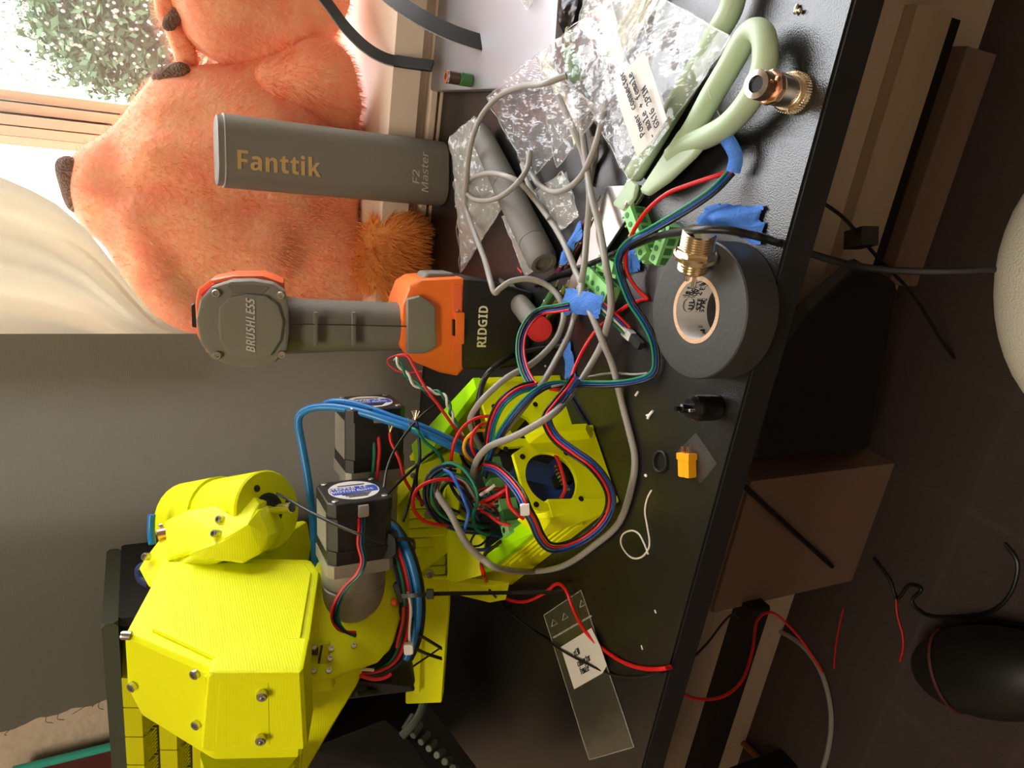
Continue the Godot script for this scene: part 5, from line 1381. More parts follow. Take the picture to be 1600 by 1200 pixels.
func scissors_and_bags() -> void:
	# silver plate at the back right, with the ties and the bead on it
	var pl := [lie(657, 138, 0.012), lie(858, 131, 0.012), lie(862, 62, 0.012), lie(869, -30, 0.012), lie(668, -30, 0.012)]
	solo("silver_plate", "flat silver grey laptop lid lying at the back right corner of the desk", "laptop", block(pl.map(func(p): return p - Vector3(0, 0.003, 0)) + pl.map(func(p): return p - Vector3(0, 0.009, 0)), 0.0025), M.plate)
	for q in [["large black toothed cable tie arching from above to the silver laptop lid", [[590, -25, 0.58], [615, -2, 0.57], [655, 25, 0.56], [700, 48, 0.553], [745, 64, 0.548], [785, 74, 0.545], [842, 84, 0.54]], 0.0062, 17], ["narrow black toothed cable tie standing in front of the window sill", [[490, -25, 0.63], [513, 6, 0.625], [540, 42, 0.62], [570, 72, 0.615], [600, 90, 0.612], [630, 97, 0.61], [676, 103, 0.605]], 0.0046, 15]]:
		var t := thing("cable_tie", q[0], "cable tie", at(q[1][3][0], q[1][3][1], q[1][3][2]), "large cable ties at the window sill")
		var path := smooth(q[1].map(func(k): return at(k[0], k[1], k[2])), 10)
		var w: float = q[2]
		put("strap", sweep(path, [Vector2(-w, -0.0009), Vector2(w, -0.0009), Vector2(w, 0.0009), Vector2(-w, 0.0009)], fz.cross(path[1] - path[0]).normalized().cross(path[1] - path[0])), M.black, t)
		var th := Shape.new()
		for i in range(2, path.size() - q[3], 1):
			var d: Vector3 = (path[i + 1] - path[i])
			var out := d.normalized().cross(fz).normalized()
			if out.dot(fy) < 0: out = -out
			for s in 2:
				var o: Vector3 = path[i] + d * (s * 0.5) + out * w * 0.98
				th.add(box(o, Vector3(d.length() * 0.25, 0.0014, 0.0018), frame(fz, out), 0.0002))
		stuff(put("tooth", th, M.print_grey, t))  # bright glint on the black teeth put into a pale colour
		put("tail", sweep(path.slice(path.size() - q[3]), [Vector2(-w * 1.08, -0.0013), Vector2(w * 1.08, -0.0013), Vector2(w * 1.08, 0.0013), Vector2(-w * 1.08, 0.0013)], fz.cross(path[1] - path[0]).normalized().cross(path[1] - path[0])), M.black, t)
	var be := thing("metal_sleeve", "small ring ended sleeve in bronze and green lying on the silver laptop lid", "sleeve", lie(718, 124, 0.012))
	var b1 := lie(736, 126, 0.0122)
	var b0 := b1 + Vector3(0, 0.0215, 0)
	put("ring", lathe(b0, b1 - b0, [Vector2(0.0026, 0.004), Vector2(0.0026, 0.0), Vector2(0.0050, 0.0), Vector2(0.0052, 0.0004), Vector2(0.0052, 0.0016)], 24, false), M.chrome, be)
	put("bronze_end", rod(b0 + (b1 - b0) * 0.04, b0.lerp(b1, 0.5), 0.0049, 24), M.bronze, be)
	put("green_end", rod(b0.lerp(b1, 0.52), b1, 0.0050, 24), M.terminal_dark, be)

	# scissors
	var L := func(x: float, y: float, h: float) -> Vector3: return lie(x, y, h)
	var sc := thing("scissors", "open scissors with sage green handles lying across the right of the desk", "scissors", lie(1010, 280))
	var oval := func(w: float, h: float) -> Array: return range(14).map(func(i): return Vector2(cos(TAU * i / 14) * w, sin(TAU * i / 14) * h))
	var loop := smooth([[1060, 238, 0.010], [1086, 198, 0.011], [1112, 150, 0.012], [1140, 103, 0.012], [1163, 62, 0.012], [1178, 48, 0.012], [1191, 54, 0.012], [1196, 80, 0.012], [1191, 115, 0.012], [1170, 158, 0.012], [1138, 194, 0.012], [1104, 214, 0.012], [1072, 226, 0.011], [1052, 244, 0.010]].map(func(q): return lie(q[0], q[1], q[2])), 6)
	put("handle", sweep(loop, oval.call(0.0052, 0.0056)), M.sage, sc, 80)
	put("handle_shank", block([[1008, 296], [1040, 248], [1066, 208], [1078, 208], [1090, 220], [1098, 224], [1086, 240], [1046, 278], [1016, 299]].map(func(q): return lie(q[0], q[1], 0.0120)) + [[1008, 296], [1040, 248], [1066, 208], [1078, 208], [1098, 224], [1046, 278], [1016, 299]].map(func(q): return lie(q[0], q[1], 0.0052)), 0.0024), M.sage, sc, 80)
	var l2 := smooth([[990, 274, 0.006], [1040, 190, 0.006], [1086, 112, 0.007], [1122, 50, 0.009], [1144, 8, 0.009], [1152, -50, 0.010]].map(func(q): return lie(q[0], q[1], q[2])), 6)
	put("handle", sweep(l2, oval.call(0.0052, 0.0056)), M.sage, sc, 80)
	put("bolster", block([L.call(963, 318, 0.007), L.call(985, 283, 0.008), L.call(994, 292, 0.009), L.call(990, 310, 0.009), L.call(976, 325, 0.008)], 0.0018), M.sage, sc)
	put("blade", slab([L.call(950, 292, 0.006), L.call(1004, 290, 0.006), L.call(1004, 304, 0.006), L.call(948, 388, 0.0045), L.call(903, 448, 0.003), L.call(884, 456, 0.003), L.call(908, 400, 0.0035)], Vector3(0, -0.0014, 0), 0.0004), M.steel, sc)
	put("blade", slab([L.call(972, 300, 0.004), L.call(995, 312, 0.004), L.call(950, 378, 0.0024), L.call(905, 440, 0.002), L.call(915, 415, 0.002)], Vector3(0, -0.0012, 0), 0.0004), M.steel, sc)
	put("rivet", rod(L.call(984, 320, 0.006), L.call(984, 320, 0.009), 0.0028), M.steel, sc)

	# clear bags
	var big := bag("clear_bag", "large crumpled clear bag with a white printed label, lying against the scissors", [[1022, -8, 0.010], [1112, 0, 0.012], [1146, 60, 0.014], [1000, 262, 0.012]].slice(0, 0) + [[925, 172, 0.012], [1024, -10, 0.012], [1146, 58, 0.016], [985, 285, 0.012]], 0.0034, 0.006, "bag", 1.0, 60)
	var lb := [[960, 136], [1005, 79], [1044, 186], [997, 245]].map(func(p): return lie(p[0], p[1], 0.0255))
	put("label", sheet(10, 10, func(a, b): return (lb[0] as Vector3).lerp(lb[1], a).lerp((lb[3] as Vector3).lerp(lb[2], a), b) + Vector3(0, 0.0008 * sin(a * 4.0 + b * 3.0), 0), 0.0002), M.paper, big)
	var tr: Vector3 = (lie(975, 119, 0.027) - lie(1008, 214, 0.027)).normalized()
	var tu := Vector3.UP.cross(tr)
	if tu.dot(lie(900, 150) - lie(1000, 150)) < 0: tu = -tu
	var words := ["Power connector", "- male + female", "GX16 2PIN"]
	for i in 3: letters("print", words[i], lie(987 + i * 14.5, 160 + [2, 5, 7][i], 0.0274), tr, tu, 0.0036, M.ink, big, 0.0, false, true, 0.92)
	bag("clear_bag", "clear bag holding grey cables and a glass piece, in front of the silver laptop lid", [[838, 88, 0.018], [956, -4, 0.02], [985, 120, 0.018], [872, 262, 0.012]], 0.0022, 0.006, "bag", 2.0)
	bag("clear_bag", "crumpled clear bag between the black pen and the cable bag", [[762, 152, 0.016], [842, 86, 0.018], [930, 165, 0.016], [832, 282, 0.010]], 0.003, 0.004, "bag", 3.0)
	bag("clear_bag", "pinkish creased clear bag at the foot of the tall grey box", [[706, 214, 0.020], [745, 182, 0.016], [790, 318, 0.008], [722, 426, 0.004]], 0.003, 0.004, "bag_soft", 4.0)
	bag("clear_bag", "small wrinkled clear bag of bluish film left of the scissor blades", [[838, 300, 0.006], [885, 268, 0.006], [906, 338, 0.006], [872, 366, 0.004]], 0.0028, 0.003, "bag_soft", 6.0, 34)
	bag("clear_bag", "narrow folded strip of clear film beside the black pen", [[785, 338, 0.003], [792, 336, 0.004], [838, 420, 0.004], [822, 432, 0.003]], 0.0016, 0.001, "bag_soft", 7.0, 26)
	bag("clear_bag", "corner of a clear bag lying on the silver laptop lid", [[800, -20, 0.016], [838, -20, 0.016], [834, 4, 0.016], [824, 16, 0.014]], 0.0012, 0.001, "bag_soft", 8.0, 20)
	bag("clear_bag", "clear bag of grey wires at the top edge behind the labelled bag", [[905, 40, 0.008], [925, -30, 0.010], [1020, -20, 0.012], [968, 110, 0.010]], 0.003, 0.004, "bag_soft", 9.0)
	# what the bags hold
	var gl := thing("glass_piece", "small green glass piece with a yellow tip inside the cable bag", "part", lie(893, 88))
	put("body", lathe(lie(904, 128, 0.012), lie(890, 70, 0.014) - lie(904, 128, 0.012), [Vector2(0.003, 0), Vector2(0.0052, 0.003), Vector2(0.0055, 0.018), Vector2(0.004, 0.022)], 18), M.terminal_dark, gl)
	put("tip", lathe(lie(891, 72, 0.014), lie(887, 44, 0.016) - lie(891, 72, 0.014), [Vector2(0.0035, 0), Vector2(0.0036, 0.004), Vector2(0.0015, 0.010), Vector2(0.0006, 0.011)], 16), M.olive, gl)
	for q in [["thick beige cable end inside the cable bag", "cream", 0.0042, [[850, 88, -0.006], [866, 120, -0.006], [884, 160, -0.005], [902, 205, -0.004], [907, 225, -0.004]]], ["grey cable inside the clear bag next to the beige cable end", "grey_cable", 0.0022, [[925, 215, -0.004], [930, 240, -0.002], [926, 262, 0.0], [920, 290, 0.0]]]]:
		cable("bagged_cable", q[0], "cable", q[1], q[2], q[3])
	for i in 5: cable("bagged_wire", ["pale wire in the far clear bag, nearest the labelled bag", "second pale wire in the far clear bag", "middle pale wire in the far clear bag", "fourth pale wire in the far clear bag", "pale wire in the far clear bag, nearest the cable bag"][i], "wire", "cream", 0.0013, [[948 + i * 8, 90 - i * 2, -0.002], [962 + i * 8, 55, -0.003], [985 + i * 8, 15, -0.003], [1000 + i * 8, -20, -0.003]])
	var bg := [lie(872, 4, 0.01), lie(898, -10, 0.012), lie(894, 40, 0.01), lie(868, 62, 0.008)]
	solo("foil_pouch", "dark glossy pouch at the top edge between laptop lid and bags", "pouch", sheet(20, 20, patch([[868, 62, 0.003], [872, -10, 0.006], [912, -10, 0.008], [898, 44, 0.005]], 20, 20, 0.003, 2600.0, 12.0, 0.003), 0.0004), M.black_gloss, "", 30)
	# bag with the second label, near the desk edge
	var zb := bag("zip_bag", "small clear zip bag with a cream label, lying on the black desk by itself", [[850, 961, 0.0012], [908, 922, 0.0012], [991, 1167, 0.0012], [921, 1187, 0.0012]], 0.0003, 0.0006, "bag_dull", 14.0, 30)
	var zl := [[876, 1011], [924, 981], [938, 1010], [948, 1040], [941, 1052], [897, 1077]].map(func(p): return lie(p[0], p[1], 0.0030))
	put("label", slab(zl, Vector3(0, -0.0002, 0), 0.0), M.paper, zb)
	put("zip_line", rod(lie(865, 996, 0.0026), lie(924, 962, 0.0026), 0.0007, 8), M.bag_soft, zb)
	var zr: Vector3 = (lie(924, 981) - lie(876, 1011)).normalized()
	var zu := Vector3.UP.cross(zr)
	if zu.dot(lie(880, 960) - lie(900, 1030)) < 0: zu = -zu
	for q in [["xt30", 901, 1019], ["connector", 912, 1032], ["female", 913, 1046]]: letters("print", q[0], lie(q[1], q[2], 0.0033), zr, zu, 0.0042, M.ink, zb, 0.0, false, true, 0.6)
	for q in [[867, 976], [884, 966], [911, 946]]:
		var tri := [lie(q[0] - 5, q[1] + 3, 0.0028), lie(q[0] + 4, q[1] - 2, 0.0028), lie(q[0] - 3, q[1] - 8, 0.0028), lie(q[0] - 5, q[1] + 3, 0.0028)]
		put("printed_mark", tube(tri, 0.00028, 5), M.bag_soft, zb)

func connectors() -> void:
	# roll of tape
	var c := lie(1087, 484, 0.019)
	c.y = DESK
	var R := lie(1087, 376, 0.019).distance_to(lie(1087, 594, 0.019)) / 2
	var t := thing("tape_roll", "large roll of black electrical tape with a cardboard core, lying flat near the desk edge", "tape roll", c)
	var pr := [Vector2(R * 0.485, 0.0005), Vector2(R * 0.5, 0.0), Vector2(R - 0.0006, 0.0), Vector2(R, 0.0006), Vector2(R, 0.0184), Vector2(R - 0.0006, 0.019)]
	for i in 9: pr.append(Vector2(R * (0.96 - i * 0.053), 0.019 + (0.00016 if i % 2 else 0.0)))
	pr.append(Vector2(R * 0.485, 0.019))
	pr.append(pr[0])
	put("tape", lathe(c, Vector3.UP, pr, 72, false), M.tape_black if M.has("tape_black") else M.black, t, 20)
	put("core", lathe(c, Vector3.UP, [Vector2(R * 0.42, 0.0), Vector2(R * 0.486, 0.0), Vector2(R * 0.486, 0.0192), Vector2(R * 0.42, 0.0192), Vector2(R * 0.42, 0.0)], 64, false), M.cardboard, t, 20)
	put("core_lining", lathe(c, Vector3.UP, [Vector2(R * 0.4195, 0.0188), Vector2(R * 0.4195, 0.0002)], 64, false), M.paper, t, 80)
	for k in 4:
		var far_dir := Vector3(-0.05, 0, -1).normalized()
		var a: float = [-1.05, -0.05, 0.48, 1.0][k]
		var d := far_dir.rotated(Vector3.UP, -a)
		var tang := Vector3.UP.cross(-d)
		var pos := c + d * R * 0.412
		if k in [1, 3]:
			put("mark", tube(range(21).map(func(i): return pos + tang * cos(TAU * i / 20.0) * 0.0034 + Vector3(0, 0.0118 + sin(TAU * i / 20.0) * 0.0034, 0)), 0.00022, 5), M.ink, t)
			letters("print", "UL", pos + Vector3(0, 0.0104, 0), tang, Vector3.UP, 0.0030, M.ink, t, 0.0, true)
			letters("print", "LISTED", pos + Vector3(0, 0.0056, 0), tang, Vector3.UP, 0.0018, M.ink, t, 0.0, true)
			letters("print", "57RJ", pos + Vector3(0, 0.0032, 0), tang, Vector3.UP, 0.0016, M.ink, t, 0.0, true)
		elif k == 2:
			for i in 4: letters("print", ["Suitable for use", "at not more than", "up to 600V and 80C", "Loc. 2 Elect."][i], pos + Vector3(0, 0.0155 - i * 0.0026, 0), tang, Vector3.UP, 0.0013, M.ink, t)
		elif k == 0: letters("print", "3/4 in", pos + Vector3(0, 0.006, 0), tang, Vector3.UP, 0.0017, M.ink, t)
	# threaded socket standing on the roll
	var s0 := lie(1086, 402, 0.0275)
	var ax := Vector3(0.60, 0.10, -0.80).normalized()
	ax = (lie(1092, 366, 0.030) - lie(1082, 418, 0.026)).normalized()
	var so := thing("threaded_socket", "silver two pin threaded socket lying on top of the black tape roll", "connector", s0 - Vector3(0, 0.008, 0))
	var thread := func(r: float, a: float, b: float, pitch: float) -> Array:
		var out := [Vector2(r - 0.0012, a)]
		var y := a
		while y < b:
			out.append(Vector2(r, y + pitch * 0.35)); out.append(Vector2(r, y + pitch * 0.55)); out.append(Vector2(r - 0.0007, y + pitch))
			y += pitch
		return out
	put("front_thread", lathe(s0, ax, thread.call(0.0076, 0.0042, 0.0125, 0.0012), 36), M.brass, so, 20)
	put("collar", lathe(s0, ax, [Vector2(0.0078, 0.0024), Vector2(0.0084, 0.0026), Vector2(0.0084, 0.0044), Vector2(0.0078, 0.0046)], 6), M.brass, so, 20)
	put("flange", lathe(s0, ax, [Vector2(0.0090, -0.0004), Vector2(0.0098, 0.0002), Vector2(0.0098, 0.0020), Vector2(0.0090, 0.0026)], 36), M.brass, so)
	put("back_thread", lathe(s0, ax, thread.call(0.0070, -0.0062, -0.0004, 0.0013), 36), M.brass, so, 20)
	var sx := frame(ax, Vector3.UP).x
	for k in [-1, 1]: put("pin", rod(s0 + sx * k * 0.0027 - ax * 0.006, s0 + sx * k * 0.0027 - ax * 0.0135, 0.0011, 12), M.chrome, so)
	put("insert", lathe(s0, ax, [Vector2(0.006, -0.0064), Vector2(0.006, -0.0066)], 24), M.black, so)
	# plug standing at the desk edge
	var p0 := lie(1243, 146)
	p0.y = DESK
	var up := (lie(1180, 131, 0.0285) - p0).normalized()
	var pg := thing("round_plug", "chrome and copper coloured round plug standing upright at the desk's front edge", "connector", p0)
	put("knurled_ring", lathe(p0, up, [Vector2(0.00738, 0.00000), Vector2(0.00804, 0.00065), Vector2(0.00804, 0.00520), Vector2(0.00722, 0.00598), Vector2(0.00623, 0.00598)], 40), M.brass, pg)
	for i in 44:
		var b := frame(up)
		var a := TAU * i / 44
		put("knurl", box(p0 + b * Vector3(cos(a) * 0.0081, sin(a) * 0.0081, 0.0028), Vector3(0.0006, 0.0006, 0.0042), b, 0.0001), M.brass, pg)
	put("barrel", lathe(p0, up, [Vector2(0.00607, 0.00572), Vector2(0.00644, 0.00650), Vector2(0.00644, 0.01664), Vector2(0.00607, 0.01716)], 36), M.chrome, pg)
	put("hex_collar", lathe(p0, up, [Vector2(0.00626, 0.01703), Vector2(0.00681, 0.01742), Vector2(0.00681, 0.02002), Vector2(0.00626, 0.02041)], 8), M.copper, pg, 20)
	put("neck", lathe(p0, up, [Vector2(0.00515, 0.02015), Vector2(0.00515, 0.02340)], 32), M.copper, pg)
	put("clamp", lathe(p0, up, [Vector2(0.00515, 0.02288), Vector2(0.00580, 0.02340), Vector2(0.00580, 0.02704), Vector2(0.00552, 0.02756)], 32), M.copper, pg)
	put("mouth_ring", lathe(p0, up, [Vector2(0.00313, 0.01950), Vector2(0.00331, 0.02886), Vector2(0.00552, 0.02860), Vector2(0.00580, 0.02730)], 36, false), M.chrome, pg)
	put("bore", lathe(p0, up, [Vector2(0.0034, 0.0277), Vector2(0.0034, 0.0279)], 24), M.black_gloss, pg)
	put("clamp_screw", rod(p0 + up * 0.0252 + frame(up) * Vector3(0.003, -0.0060, 0), p0 + up * 0.0252 + frame(up) * Vector3(0.003, -0.0076, 0), 0.0012), M.brass, pg)
	# cable gland
	var g0 := lie(1116, 637)
	var g := thing("cable_gland", "small black plastic plug shell lying near the desk edge below the tape roll", "connector", g0)
	var ga := lie(1121, 637)
	var gd := Vector3(0.02, 1, -0.03)
	put("shell", lathe(ga, gd, [Vector2(0.0052, 0.00000), Vector2(0.0062, 0.00135), Vector2(0.0064, 0.01215), Vector2(0.0058, 0.01418)], 28), M.black_gloss, g)
	put("shoulder", lathe(ga, gd, [Vector2(0.0058, 0.01404), Vector2(0.0060, 0.01485), Vector2(0.0046, 0.01755)], 20), M.black_gloss, g, 15)
	put("spout", lathe(ga, gd, [Vector2(0.0022, 0.01688), Vector2(0.0022, 0.02228), Vector2(0.0012, 0.02268), Vector2(0.0012, 0.02565)], 12), M.black_gloss, g)
	for k in [-1, 1]: put("prong", rod(ga + gd.normalized() * 0.0170 + Vector3(0, 0, 0.0014) + frame(gd).x * k * 0.0014, ga + gd.normalized() * 0.0200 + Vector3(0, 0, 0.0014) + frame(gd).x * k * 0.0014, 0.0008), M.steel, g)
	# yellow two-way connector and its square of film
	solo("film_square", "square of thin smoky film lying under the amber connector", "film", slab([lie(1087, 676, 0.0006), lie(1120, 724, 0.0006), lie(1094, 755, 0.0006), lie(1056, 708, 0.0006)], Vector3(0, -0.0003, 0), 0.0), film(Color(0.6, 0.6, 0.58, 0.06), 0.35))
	var xr := (lie(1086, 705) - lie(1061, 702)).normalized()
	var xf := (lie(1072, 740) - lie(1072, 700)).normalized()
	xf = (xf - xr * xf.dot(xr)).normalized()
	var xb := Basis(xr, Vector3.UP, xr.cross(Vector3.UP))
	var xc := thing("power_connector", "amber two way power connector lying on the square of film", "connector", lie(1072, 718))
	var side := xf
	var o := lie(1073, 713, 0.0035)
	var sgn := signf(xb.z.dot(side))
	put("body", box(o, Vector3(0.0094, 0.0056, 0.0034), xb, 0.0004), M.amber, xc)
	for k in [-1, 1]:
		put("socket", box(o + xr * k * 0.0021 + side * 0.0060, Vector3(0.0040, 0.0050, 0.0090), xb, 0.0006), M.amber, xc)
		for j in [-1, 1]: put("solder_cup", box(o + xr * (k * 0.0021 + j * 0.0006) - side * 0.0032, Vector3(0.0008, 0.0020, 0.0036), xb, 0.0002), M.copper, xc)
	# screw terminals
	var term := func(a: Array, b: Array, w: float, hgt: float, ways: int, label: String) -> void:
		var A := lie(a[0], a[1])
		var B := lie(b[0], b[1])
		var d := (B - A).normalized()
		var f := d.cross(Vector3.UP)
		if f.dot(fx) > 0: f = -f
		var n := thing("screw_terminal", label, "connector", (A + B) / 2, "green screw terminals beside the scissors")
		var bb := Basis(f, Vector3.UP, f.cross(Vector3.UP))
		var l := A.distance_to(B)
		put("body", box((A + B) / 2 + Vector3(0, hgt * 0.5, 0), Vector3(w, hgt, l), bb, 0.0006), M.terminal, n)
		put("ledge", box((A + B) / 2 + Vector3(0, hgt * 0.3, 0) + f * w * 0.62, Vector3(w * 0.5, hgt * 0.6, l), bb, 0.0005), M.terminal, n)
		for k in ways:
			var p := A.lerp(B, (k + 0.5) / ways)
			put("screw_well", lathe(p + Vector3(0, hgt + 0.0001, 0) + f * w * 0.1, Vector3.UP, [Vector2(0.0016, 0), Vector2(0.0016, 0.0003)], 14), M.terminal_dark, n)
			put("wire_slot", box(p + Vector3(0, hgt * 0.52, 0) - f * (w * 0.5 + 0.0001), Vector3(0.0006, hgt * 0.5, l / ways * 0.66), bb, 0.0001), M.terminal_dark, n)
			put("rib", box(A.lerp(B, float(k) / ways) + Vector3(0, hgt * 0.62, 0) + f * w * 0.8, Vector3(w * 0.28, hgt * 0.5, 0.0008), bb, 0.0002), M.terminal, n)
	term.call([1003, 330], [1029, 402], 0.0075, 0.0105, 5, "long green screw terminal block under the red wire beside the scissors")
	term.call([1062, 352], [1040, 412], 0.0070, 0.0090, 4, "green screw terminal block half hidden under the tape roll")
	term.call([926, 420], [966, 462], 0.0100, 0.0085, 5, "green terminal socket with ribbed side beside the blue tape square")
	term.call([950, 408], [975, 420], 0.0070, 0.0080, 2, "small green terminal piece behind the ribbed terminal socket")

func small_bits() -> void:
	# black pen-shaped driver
	var pa := lie(748, 203, 0.0105)
	var pb := lie(850, 412, 0.0105)
	var pn := thing("pen_driver", "thick dark grey pen shaped driver lying among the clear bags", "driver", lie(800, 310))
	var L := pa.distance_to(pb)
	put("barrel", lathe(pa, pb - pa, [Vector2(0.005, 0), Vector2(0.0072, 0.001), Vector2(0.0086, 0.006), Vector2(0.0098, L * 0.42), Vector2(0.0098, L * 0.45)], 32), M.rubber, pn)
	put("grip", lathe(pa, pb - pa, [Vector2(0.0094, L * 0.45), Vector2(0.0102, L * 0.46), Vector2(0.0104, L * 0.86)], 32), M.rubber, pn)
	put("end_cap", lathe(pa, pb - pa, [Vector2(0.0102, L * 0.862), Vector2(0.0104, L * 0.868), Vector2(0.0104, L * 0.97), Vector2(0.0088, L * 1.0), Vector2(0.0062, L * 1.0), Vector2(0.0062, L * 0.985), Vector2(0, L * 0.985)], 32), M.rubber, pn)
	# precision driver with a red cap
	var da := lie(784, 440, 0.006)
	var db := lie(843, 514, 0.013)
	var dr := thing("red_cap_driver", "small grey grip screwdriver with a round red cap next to the drill battery", "screwdriver", lie(815, 480))
	var dl := da.distance_to(db)
	put("shaft", lathe(da, db - da, [Vector2(0.0012, -0.004), Vector2(0.003, 0.006), Vector2(0.0042, 0.010)], 18), M.steel, dr)
	put("grip", lathe(da, db - da, [Vector2(0.0040, 0.008), Vector2(0.0058, 0.014), Vector2(0.0054, 0.024), Vector2(0.0072, 0.034), Vector2(0.0074, dl - 0.016), Vector2(0.0066, dl - 0.010)], 24), M.dark_grey, dr)
	put("red_stripe", tube(smooth([da + Vector3(-0.005, 0.002, 0.002), da.lerp(db, 0.4) + Vector3(-0.0068, 0.001, 0.003), da.lerp(db, 0.75) + Vector3(-0.0076, 0.001, 0.003)], 5), 0.0008, 7), M.red_soft, dr)
	var cn := (eye - db).normalized().slerp((db - da).normalized(), 0.35)
	put("cap", lathe(db - cn * 0.006, cn, [Vector2(0.0072, -0.006), Vector2(0.0080, 0.0), Vector2(0.0086, 0.004), Vector2(0.0086, 0.0068), Vector2(0.0080, 0.0072), Vector2(0.0076, 0.0068), Vector2(0, 0.0068)], 32), M.red_soft, dr)
	# thin coloured rods
	for q in [["violet ringed thin rod running under the blue tape by the pen", "violet", [[931, 318], [872, 425]], 0.0016], ["second thin rod, dark red with gold rings, beside the violet one", "maroon", [[936, 330], [884, 420]], 0.0014], ["dark green thin rod with gold rings pointing at the red cap", "terminal_dark", [[868, 448], [842, 492]], 0.0022], ["olive yellow thin rod beside the dark green one", "olive", [[884, 448], [852, 505]], 0.0020], ["steel tipped olive rod between the scissor blade and the bag", "olive", [[948, 312], [928, 345]], 0.0016]]:
		var a := lie(q[2][0][0], q[2][0][1], 0.004)
		var b := lie(q[2][1][0], q[2][1][1], 0.004)
		var r := thing("bit_rod", q[0], "rod", (a + b) / 2, "thin rods under the cables")
		put("rod", rod(a, b, q[3], 12), M[q[1]], r)
		for k in [0.12, 0.5, 0.88]: put("gold_ring", rod(a.lerp(b, k), a.lerp(b, k + 0.03), q[3] * 1.12, 12, 0.0001), M.brass, r)
		put("steel_tip", rod(a, a + (a - b).normalized() * 0.006, q[3] * 0.45, 8), M.steel, r)
	# blue tape
	tape_piece("wide crumpled piece of blue tape lying between the tape roll and the plug", [[1085, 350, 0.001], [1112, 322, 0.002], [1192, 320, 0.001], [1190, 384, 0.001]], 0.002, 1.0, 0.010)
	tape_piece("square of blue tape holding the grey cables together in front of the green terminals", [[887, 449, 0.016], [946, 463, 0.014], [938, 496, 0.013], [876, 488, 0.016]], 0.0012, 2.0, 0.002)
	tape_piece("torn strip of blue tape wrapped round the thin violet rod", [[908, 346, 0.006], [912, 366, 0.006], [884, 416, 0.005], [873, 408, 0.005]], 0.0018, 3.0, 0.003)
	tape_piece("torn blue tape scrap under the red wire beside the long green terminal", [[982, 388, 0.001], [998, 382, 0.001], [1004, 420, 0.001], [988, 428, 0.001]], 0.0018, 4.0, 0.002)
	tape_piece("dim strip of blue tape lying behind the red wire near the yellow base", [[880, 530, 0.001], [892, 535, 0.001], [900, 590, 0.001], [886, 592, 0.001]], 0.0012, 5.0, 0.001)
	var te := thing("taped_wire_end", "wire ends wrapped in blue tape below the scissor handle", "tape", lie(1143, 240))
	put("wrap", sweep(smooth([lie(1132, 212, 0.010), lie(1143, 228, 0.009), lie(1150, 246, 0.007), lie(1146, 268, 0.006)], 6), range(9).map(func(i): return Vector2(cos(TAU * i / 9) * 0.0036, sin(TAU * i / 9) * 0.0022))), M.tape_blue, te, 60)
	for k in [["red", -4], ["green", 3], ["wire_black", 0]]: put("wire_tip", rod(lie(1134 + k[1] * 0.5, 214, 0.0105), lie(1130 + k[1], 206, 0.012), 0.0011, 8), M[k[0]], te)
	# small grey plug on the taped wires
	var jp := thing("small_plug", "tiny grey and black plug at the end of the taped wires", "connector", lie(988, 524))
	var ja := lie(976, 516, 0.0035)
	var jb := lie(988, 527, 0.0035)
	var jc := lie(1002, 541, 0.003)
	put("grey_shell", box((ja + jb) / 2, Vector3(0.0052, 0.0040, ja.distance_to(jb)), frame(jb - ja), 0.0005), M.print_grey, jp)
	put("black_pin_row", box((jb + jc) / 2, Vector3(0.0046, 0.0034, jb.distance_to(jc)), frame(jc - jb), 0.0004), M.black, jp)
	# rubber ring, offcuts, loop
	solo("rubber_ring", "small black rubber ring lying beside the amber connector", "ring", tube(range(33).map(func(i): return lie(1031, 721, 0.001) + (lie(1041, 721, 0.001) - lie(1031, 721, 0.001)) * cos(TAU * i / 32) + (lie(1031, 737, 0.001) - lie(1031, 721, 0.001)) * sin(TAU * i / 32)), 0.0007, 8), M.black)
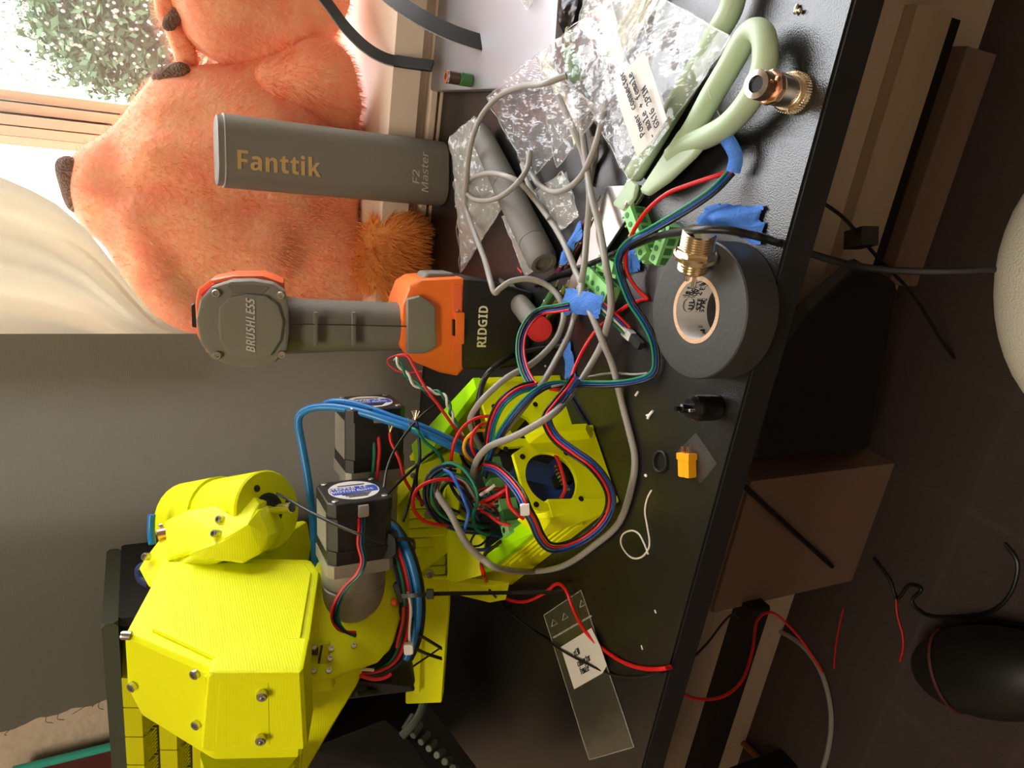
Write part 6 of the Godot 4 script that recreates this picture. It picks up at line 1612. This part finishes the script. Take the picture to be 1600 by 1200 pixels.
	cable("wire_loop", "thin white wire bent into a loop on the bare desk", "wire", "white_wire", 0.00055, [[1018, 766, 0.0], [1011, 780, 0.0], [1008, 800, 0.0], [1012, 825, 0.0], [1015, 845, 0.0], [1013, 858, 0.0], [1003, 870, 0.0], [989, 872, 0.0], [977, 862, 0.0], [970, 847, 0.0], [974, 834, 0.0], [987, 829, 0.0], [998, 834, 0.0], [1006, 848, 0.0], [1013, 866, 0.0]])
	solo("offcut", "white Y shaped plastic crumb nearest the black plug shell", "crumb", tube(run([[1020, 642, 0.0], [1015, 648, 0.0], [1012, 654, 0.0]], 0.0008), 0.0008, 6).add(tube(run([[1015, 648, 0.0], [1010, 649, 0.0]], 0.0006), 0.0006, 6)), M.white)
	solo("offcut", "white bone shaped plastic crumb by the grey cable", "crumb", tube(run([[997, 612, 0.0], [995, 615, 0.0], [993, 618, 0.0]], 0.0007), 0.0007, 6), M.white)
	solo("offcut", "tan round crumb under the black rubber ring", "crumb", ball(lie(1009, 743, 0.0008), Vector3(0.0009, 0.0008, 0.0012)), M.cream, "", 80)
	solo("offcut", "white speck between the blue tape strip and the red cap", "crumb", ball(lie(852, 572, 0.0008), Vector3(0.0008, 0.0008, 0.0008)), M.white, "", 80)
	solo("offcut", "tiny white splinter on the dark desk right of the labelled zip bag", "crumb", tube(run([[1023, 953, 0.0], [1025, 958, 0.0]], 0.0004), 0.0004, 6), M.white)
	solo("offcut", "tiny white splinter at the desk edge beyond the labelled zip bag", "crumb", tube(run([[1002, 1008, 0.0], [1004, 1015, 0.0]], 0.0004), 0.0004, 6), M.white)
	solo("brass_crumb", "tiny brass scrap at the top right corner of the desk", "crumb", ball(lie(1244, 14, 0.001), Vector3(0.0022, 0.001, 0.0012)).add(ball(lie(1250, 17, 0.0012), Vector3(0.001, 0.0012, 0.001))), M.brass, "", 80)
	solo("thread", "fine white thread hanging over the scissor handle", "thread", tube(run([[1107, 140, -0.018], [1112, 158, -0.014], [1120, 172, -0.008], [1126, 184, -0.010]], 0.0002), 0.0002, 5), M.white)
	solo("red_scrap", "short red plastic scrap between pen and drill battery", "scrap", rod(lie(809, 418, 0.001), lie(816, 427, 0.001), 0.0009, 8), M.red_soft)
